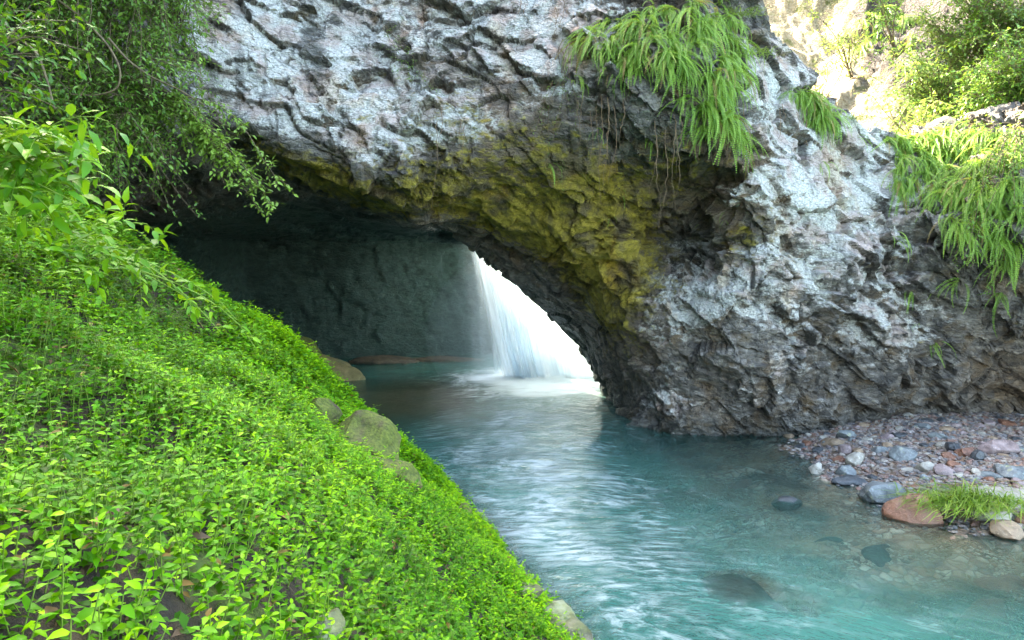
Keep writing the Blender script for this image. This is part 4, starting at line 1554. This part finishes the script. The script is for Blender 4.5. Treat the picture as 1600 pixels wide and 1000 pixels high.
# broad-leaved saplings in the left foreground
bush('sapling', 'broad-leaved sapling with bright backlit leaves against the dark cliff', 'sapling', at(-60, 330, 4.2),
     [at(a, b, 4.0 + U(-.3, .3)) for a, b in [(170, 190), (150, 215), (165, 260), (120, 240), (90, 210), (60, 190), (60, 260), (100, 290), (20, 220), (30, 300), (140, 285), (20, 180), (80, 330), (130, 320), (10, 260), (50, 230)]],
     .125, M_BROADLEAF, twigs=7, tl=.26, per=7, r0=.008, tone=.45, wl=.42, bark=M_STEM, start=.45)
bush('sapling', 'leafy sapling with yellow-green stems in front of the left cliff', 'sapling', at(-40, 520, 5.4),
     [at(a, b, 5.4 + U(-.4, .5)) for a, b in [(230, 350), (190, 340), (150, 335), (100, 330), (60, 320), (20, 330), (250, 385), (200, 400), (140, 385), (80, 380), (30, 390), (170, 430), (100, 440), (50, 450), (230, 420)]],
     .115, M_BROADLEAF, twigs=9, tl=.34, per=9, r0=.011, tone=.55, wl=.45, bark=M_STEM, start=.3)
bush('sapling', 'long low branch with scattered leaves stretching over the ground cover', 'sapling', at(-30, 370, 6.6),
     [at(a, b, 6.6 + U(-.3, .3)) for a, b in [(400, 545), (330, 500), (300, 470), (345, 520), (250, 440), (190, 420), (370, 500)]],
     .12, M_BROADLEAF, twigs=3, tl=.2, per=5, r0=.011, tone=.6, wl=.45, bark=M_STEM, start=.35)
bush('shrub', 'dark glossy shrub filling the left edge above the sapling', 'shrub', at(-120, 150, 6.0),
     [at(a, b, 6.4 + U(-.6, .6)) for a, b in [(60, 20), (90, 60), (110, 110), (30, 60), (20, 120), (70, 140), (120, 30), (10, 0), (90, 170), (140, 80), (40, 200), (5, 180), (60, 90)]],
     .10, M_BROADLEAF, twigs=7, tl=.35, per=8, r0=.012, tone=.2, wl=.42)

# vegetation at the upper right
for px, py, Y, n, lab, m, tone in [
    (1500, 60, 17.5, 26, 'leafy shrub on the upper right slope, left of the corner shrub', M_SHRUBLEAF, .5),
    (1585, 20, 16.5, 26, 'dense shrub in the top right corner', M_SHRUBLEAF, .5),
    (1570, 140, 15.5, 26, 'bushy shrub with bare crossing stems above the fern curtain', M_SMALLLEAF, .5),
    (1500, 170, 16.5, 16, 'low bluish shrub behind the top ledge ferns', M_SMALLLEAF, .5),
    (1430, 205, 15.6, 14, 'pale low shrub at the foot of the sunlit gap', M_SHRUBLEAF, .75),
    (1460, 110, 16.8, 22, 'rounded leafy shrub on the shaded rocks left of the crossing stems', M_SHRUBLEAF, .35),
    (1540, 30, 16.5, 24, 'dark leafy shrub between the corner shrub and the slope shrub', M_SMALLLEAF, .4),
    (1600, 110, 15.3, 24, 'leafy shrub against the right edge under the corner shrub', M_SMALLLEAF, .45),
    (1330, 60, 19, 10, 'yellowish shrub on the sunlit slope', M_SHRUBLEAF, .9),
    (1280, 110, 19, 5, 'small dry yellow bush low on the sunlit slope', M_SHRUBLEAF, .95),
    (1400, 30, 18.5, 12, 'dark shrub among the rocks above the sunlit gap', M_SMALLLEAF, .3)]:
    tips = [at(px + U(-75, 75), py + U(-60, 70), Y + U(-.9, .6)) for _ in range(n if px < 1420 and py < 150 else int(n * 1.9))]
    bush('shrub', lab, 'shrub', at(px, py + 60, Y + .5), tips, .095, m, twigs=8, tl=.45, per=9, r0=.016, tone=tone, group='shrubs on the upper right slope')
tips = [at(1560 + U(-110, 60), 330 + U(-110, 140), 12.6 + U(-.3, .3)) for _ in range(22)]
bush('climbing_shrub', 'small-leaved climber growing through the right fern curtain', 'shrub', at(1590, 200, 13.2), tips, .06, M_SMALLLEAF, twigs=7, tl=.3, per=9, r0=.01, tone=.5)
tips = [at(x_, y_, Y_) for x_, y_, Y_ in [(850, 260, 12.7), (880, 300, 13.0), (840, 200, 12.5), (900, 200, 12.3), (865, 220, 12.5), (890, 170, 12.3)]]
bush('hanging_vine', 'thin vine with tiny round leaves hanging left of the big fern clump', 'vine', at(880, 70, 12.6), tips, .035, M_SMALLLEAF, twigs=9, tl=.14, per=6, r0=.006, tone=.4, sag=.03, bark=M_DRYFROND)
tips = [at(x_, y_, Y_) for x_, y_, Y_ in [(620, 110, 13.2), (650, 130, 13.2), (690, 150, 13.1), (610, 70, 13.6), (640, 90, 13.4)]]
bush('hanging_vine', 'sparse green creeper on the middle of the grey rock face', 'vine', at(600, 40, 13.9), tips, .04, M_SMALLLEAF, twigs=10, tl=.2, per=9, r0=.005, tone=.55, sag=.0)

# bare roots
for k, (px, y0, y1, nr, lab) in enumerate([
    (945, 150, 330, 9, 'reddish bare roots hanging left of the big fern clump'),
    (870, 0, 60, 8, 'bundle of dry roots at the top edge of the arch'),
    (1045, 190, 350, 7, 'thin dark roots hanging from the clump into the hollow'),
    (1245, 170, 270, 9, 'wispy dry roots under the small ridge clump'),
    (725, 180, 330, 4, 'fine hanging threads on the mossy underside of the arch'),
    (1120, 170, 260, 8, 'dry brown roots under the right side of the big clump')]):
    p, n = ray(cliff_bvh, px, y0)
    if p is None:
        continue
    e = empty('hanging_roots', p)
    tag(e, lab, 'roots')
    for q in range(nr):
        a, _ = ray(cliff_bvh, px + SG.normal(0, 22), y0 + SG.uniform(-10, 25))
        if a is None:
            continue
        L_ = (y1 - y0) * SG.uniform(.35, 1) / F * a[1]
        t = np.linspace(0, 1, 14)
        c = np.stack([a[0] + .08 * np.sin(t * 5 + q) * t, a[1] - .12 - .1 * np.sin(t * 3), a[2] - L_ * t], 1) + .02 * SG.normal(0, .5, (14, 3))
        V, Q = tube(c, .006 * (1.2 - t), 4)
        mesh('root', V - p, [Q], [M_DRYFROND], parent=e)


# ------------------------------------------------------------------ grass
def tuft(name, label, cat, base, nb, L, lean, spread, tone=.5, width=.008, rad=.2):
    e = Acc()
    for _ in range(nb):
        b = base + np.array([SG.normal(0, rad), SG.normal(0, rad * .6), 0])
        d = np.array([lean[0] + SG.normal(0, spread), lean[1] + SG.normal(0, spread), SG.uniform(.4, 1.0)])
        d /= np.linalg.norm(d)
        l_ = L * SG.uniform(.5, 1.2)
        t = np.linspace(0, 1, 7)
        c = b + d * (t * l_)[:, None] + np.array([d[0] * .3, d[1] * .3, -1.0]) * (t ** 2)[:, None] * l_ * .75
        c[:, 2] = np.maximum(c[:, 2], base[2] + .02 + .05 * SG.random())
        s = np.cross(d, [0, 0, 1.0])
        s /= np.linalg.norm(s) + 1e-6
        w = width * (1 - t ** 2)[:, None]
        V = np.concatenate([c - s * w, c + s * w])
        i = np.arange(6)
        Q = np.stack([i, i + 1, i + 8, i + 7], 1)
        e.add(V, Q, None, np.full(14, np.clip(tone + SG.normal(0, .2), .05, 1)))
    o = e.build(name, M_GRASS, None, base)
    o.location = [float(v) for v in base]
    return tag(o, label, cat)


b = bar_at(1525, 800)
b[2] += .12
tuft('grass_clump', 'flattened clump of long bright grass at the waterline beside the red boulder', 'grass clump', b, 650, .72, (-.5, -.3), .45, .6, .008, .33)
for px, py, lab in [(1150, 30, 'fine grass tuft on top of the big fern clump'), (1170, 90, 'fine grass tuft at the right edge of the big fern clump'), (1330, 190, 'grass tuft on the ridge at the sunlit gap')]:
    q, _ = ray(cliff_bvh, px, py)
    if q is not None:
        tuft('grass_tuft', lab, 'grass', q + np.array([0, -.03, 0]), 120, .5, (0, -.3), .5, .7, .006, .2)

# ------------------------------------------------------------------ spray hanging round the foot of the fall
V, T = ICO[4]
mt = bpy.data.materials.new('spray')
mt.use_nodes = True
mt.node_tree.nodes.clear()
o_ = mt.node_tree.nodes.new('ShaderNodeOutputMaterial')
pv = mt.node_tree.nodes.new('ShaderNodeVolumePrincipled')
pv.inputs['Color'].default_value = (.82, .96, .97, 1)
pv.inputs['Density'].default_value = .05
mt.node_tree.links.new(pv.outputs[0], o_.inputs['Volume'])
V = V * np.array([4.6, 2.6, 3.0]) + np.array([2.0, 21.9, 1.2])
tag(mesh('spray_mist', V, [T], [mt]), None, None, kind='stuff')

# added crown, mostly out of view, put up to shade the upper right shrubs
tips = [np.array([6.0 + U(-2.6, 3.0), 20.8 + U(-2.2, 2.0), 14.2 + U(-1.0, 1.6)]) for _ in range(90)]
bush('added_tree', 'added shade crown mostly out of view over the upper right slope', 'added_tree', (15.0, 21.5, 11.5), tips, .23, M_SHRUBLEAF, twigs=10, tl=.9, per=14, r0=.07, tone=.4, start=.45, parts=('trunk', 'crown'))

# bare looping branches in front of the upper left shrubs
for k, (pts, lab) in enumerate([
    ([(60, -20, 10.2), (120, 20, 10.2), (170, 70, 10.1), (190, 110, 10), (185, 140, 10), (150, 150, 10), (110, 147, 10)], 'bare looping branch curling left in the upper left shrubs'),
    ([(170, 60, 10.3), (200, 95, 10.2), (235, 120, 10.2), (280, 140, 10.3), (320, 165, 10.6)], 'bare branch running down to the right towards the leafy spray'),
    ([(0, 30, 7.2), (30, 60, 7.2), (60, 85, 7.1), (75, 130, 7.1), (85, 170, 7)], 'bare pale stem near the left edge')]):
    P_ = np.array([at(*q) for q in pts])
    tt = np.linspace(0, len(P_) - 1, 40)
    PP = np.stack([np.interp(tt, np.arange(len(P_)), P_[:, w]) for w in range(3)], 1)
    for _ in range(6):
        PP[1:-1] = (PP[:-2] + PP[1:-1] * 2 + PP[2:]) / 4
    V, Q = tube(PP, .019 * np.linspace(1, .45, 40), 6)
    o = mesh('bare_branch', V - P_[0], [Q], [M_BARK])
    o.location = [float(v) for v in P_[0]]
    tag(o, lab, 'branch')

# denser spray right at the foot
mt2 = mt.copy()
mt2.name = 'dense_spray'
for nd in mt2.node_tree.nodes:
    if nd.type == 'PRINCIPLED_VOLUME':
        nd.inputs['Density'].default_value = .32
V, T = ICO[4]
V = V * (1 + .25 * fbm(V * 1.6, 3, 9))[:, None] * np.array([2.3, .75, .62]) + np.array([1.9, 20.75, .12])
tag(mesh('splash_spray', V, [T], [mt2]), None, None, kind='stuff')
# brown ledge along the back of the cave
for k, (px, py, Y, sz, lab) in enumerate([(690, 562, 24.6, (1.6, .5, .16), 'low brown ledge at the waterline under the back wall of the cave'),
                                          (600, 566, 24.2, (1.1, .5, .2), 'brown ledge between the cave boulder and the longer low ledge')]):
    p = at(px, py, Y)
    stone('rock_ledge', (p[0], p[1], -.02), sz, (0, .02, .1), MS_LEDGE, 180 + k, lab, 'ledge', sink=.35, sub=5)
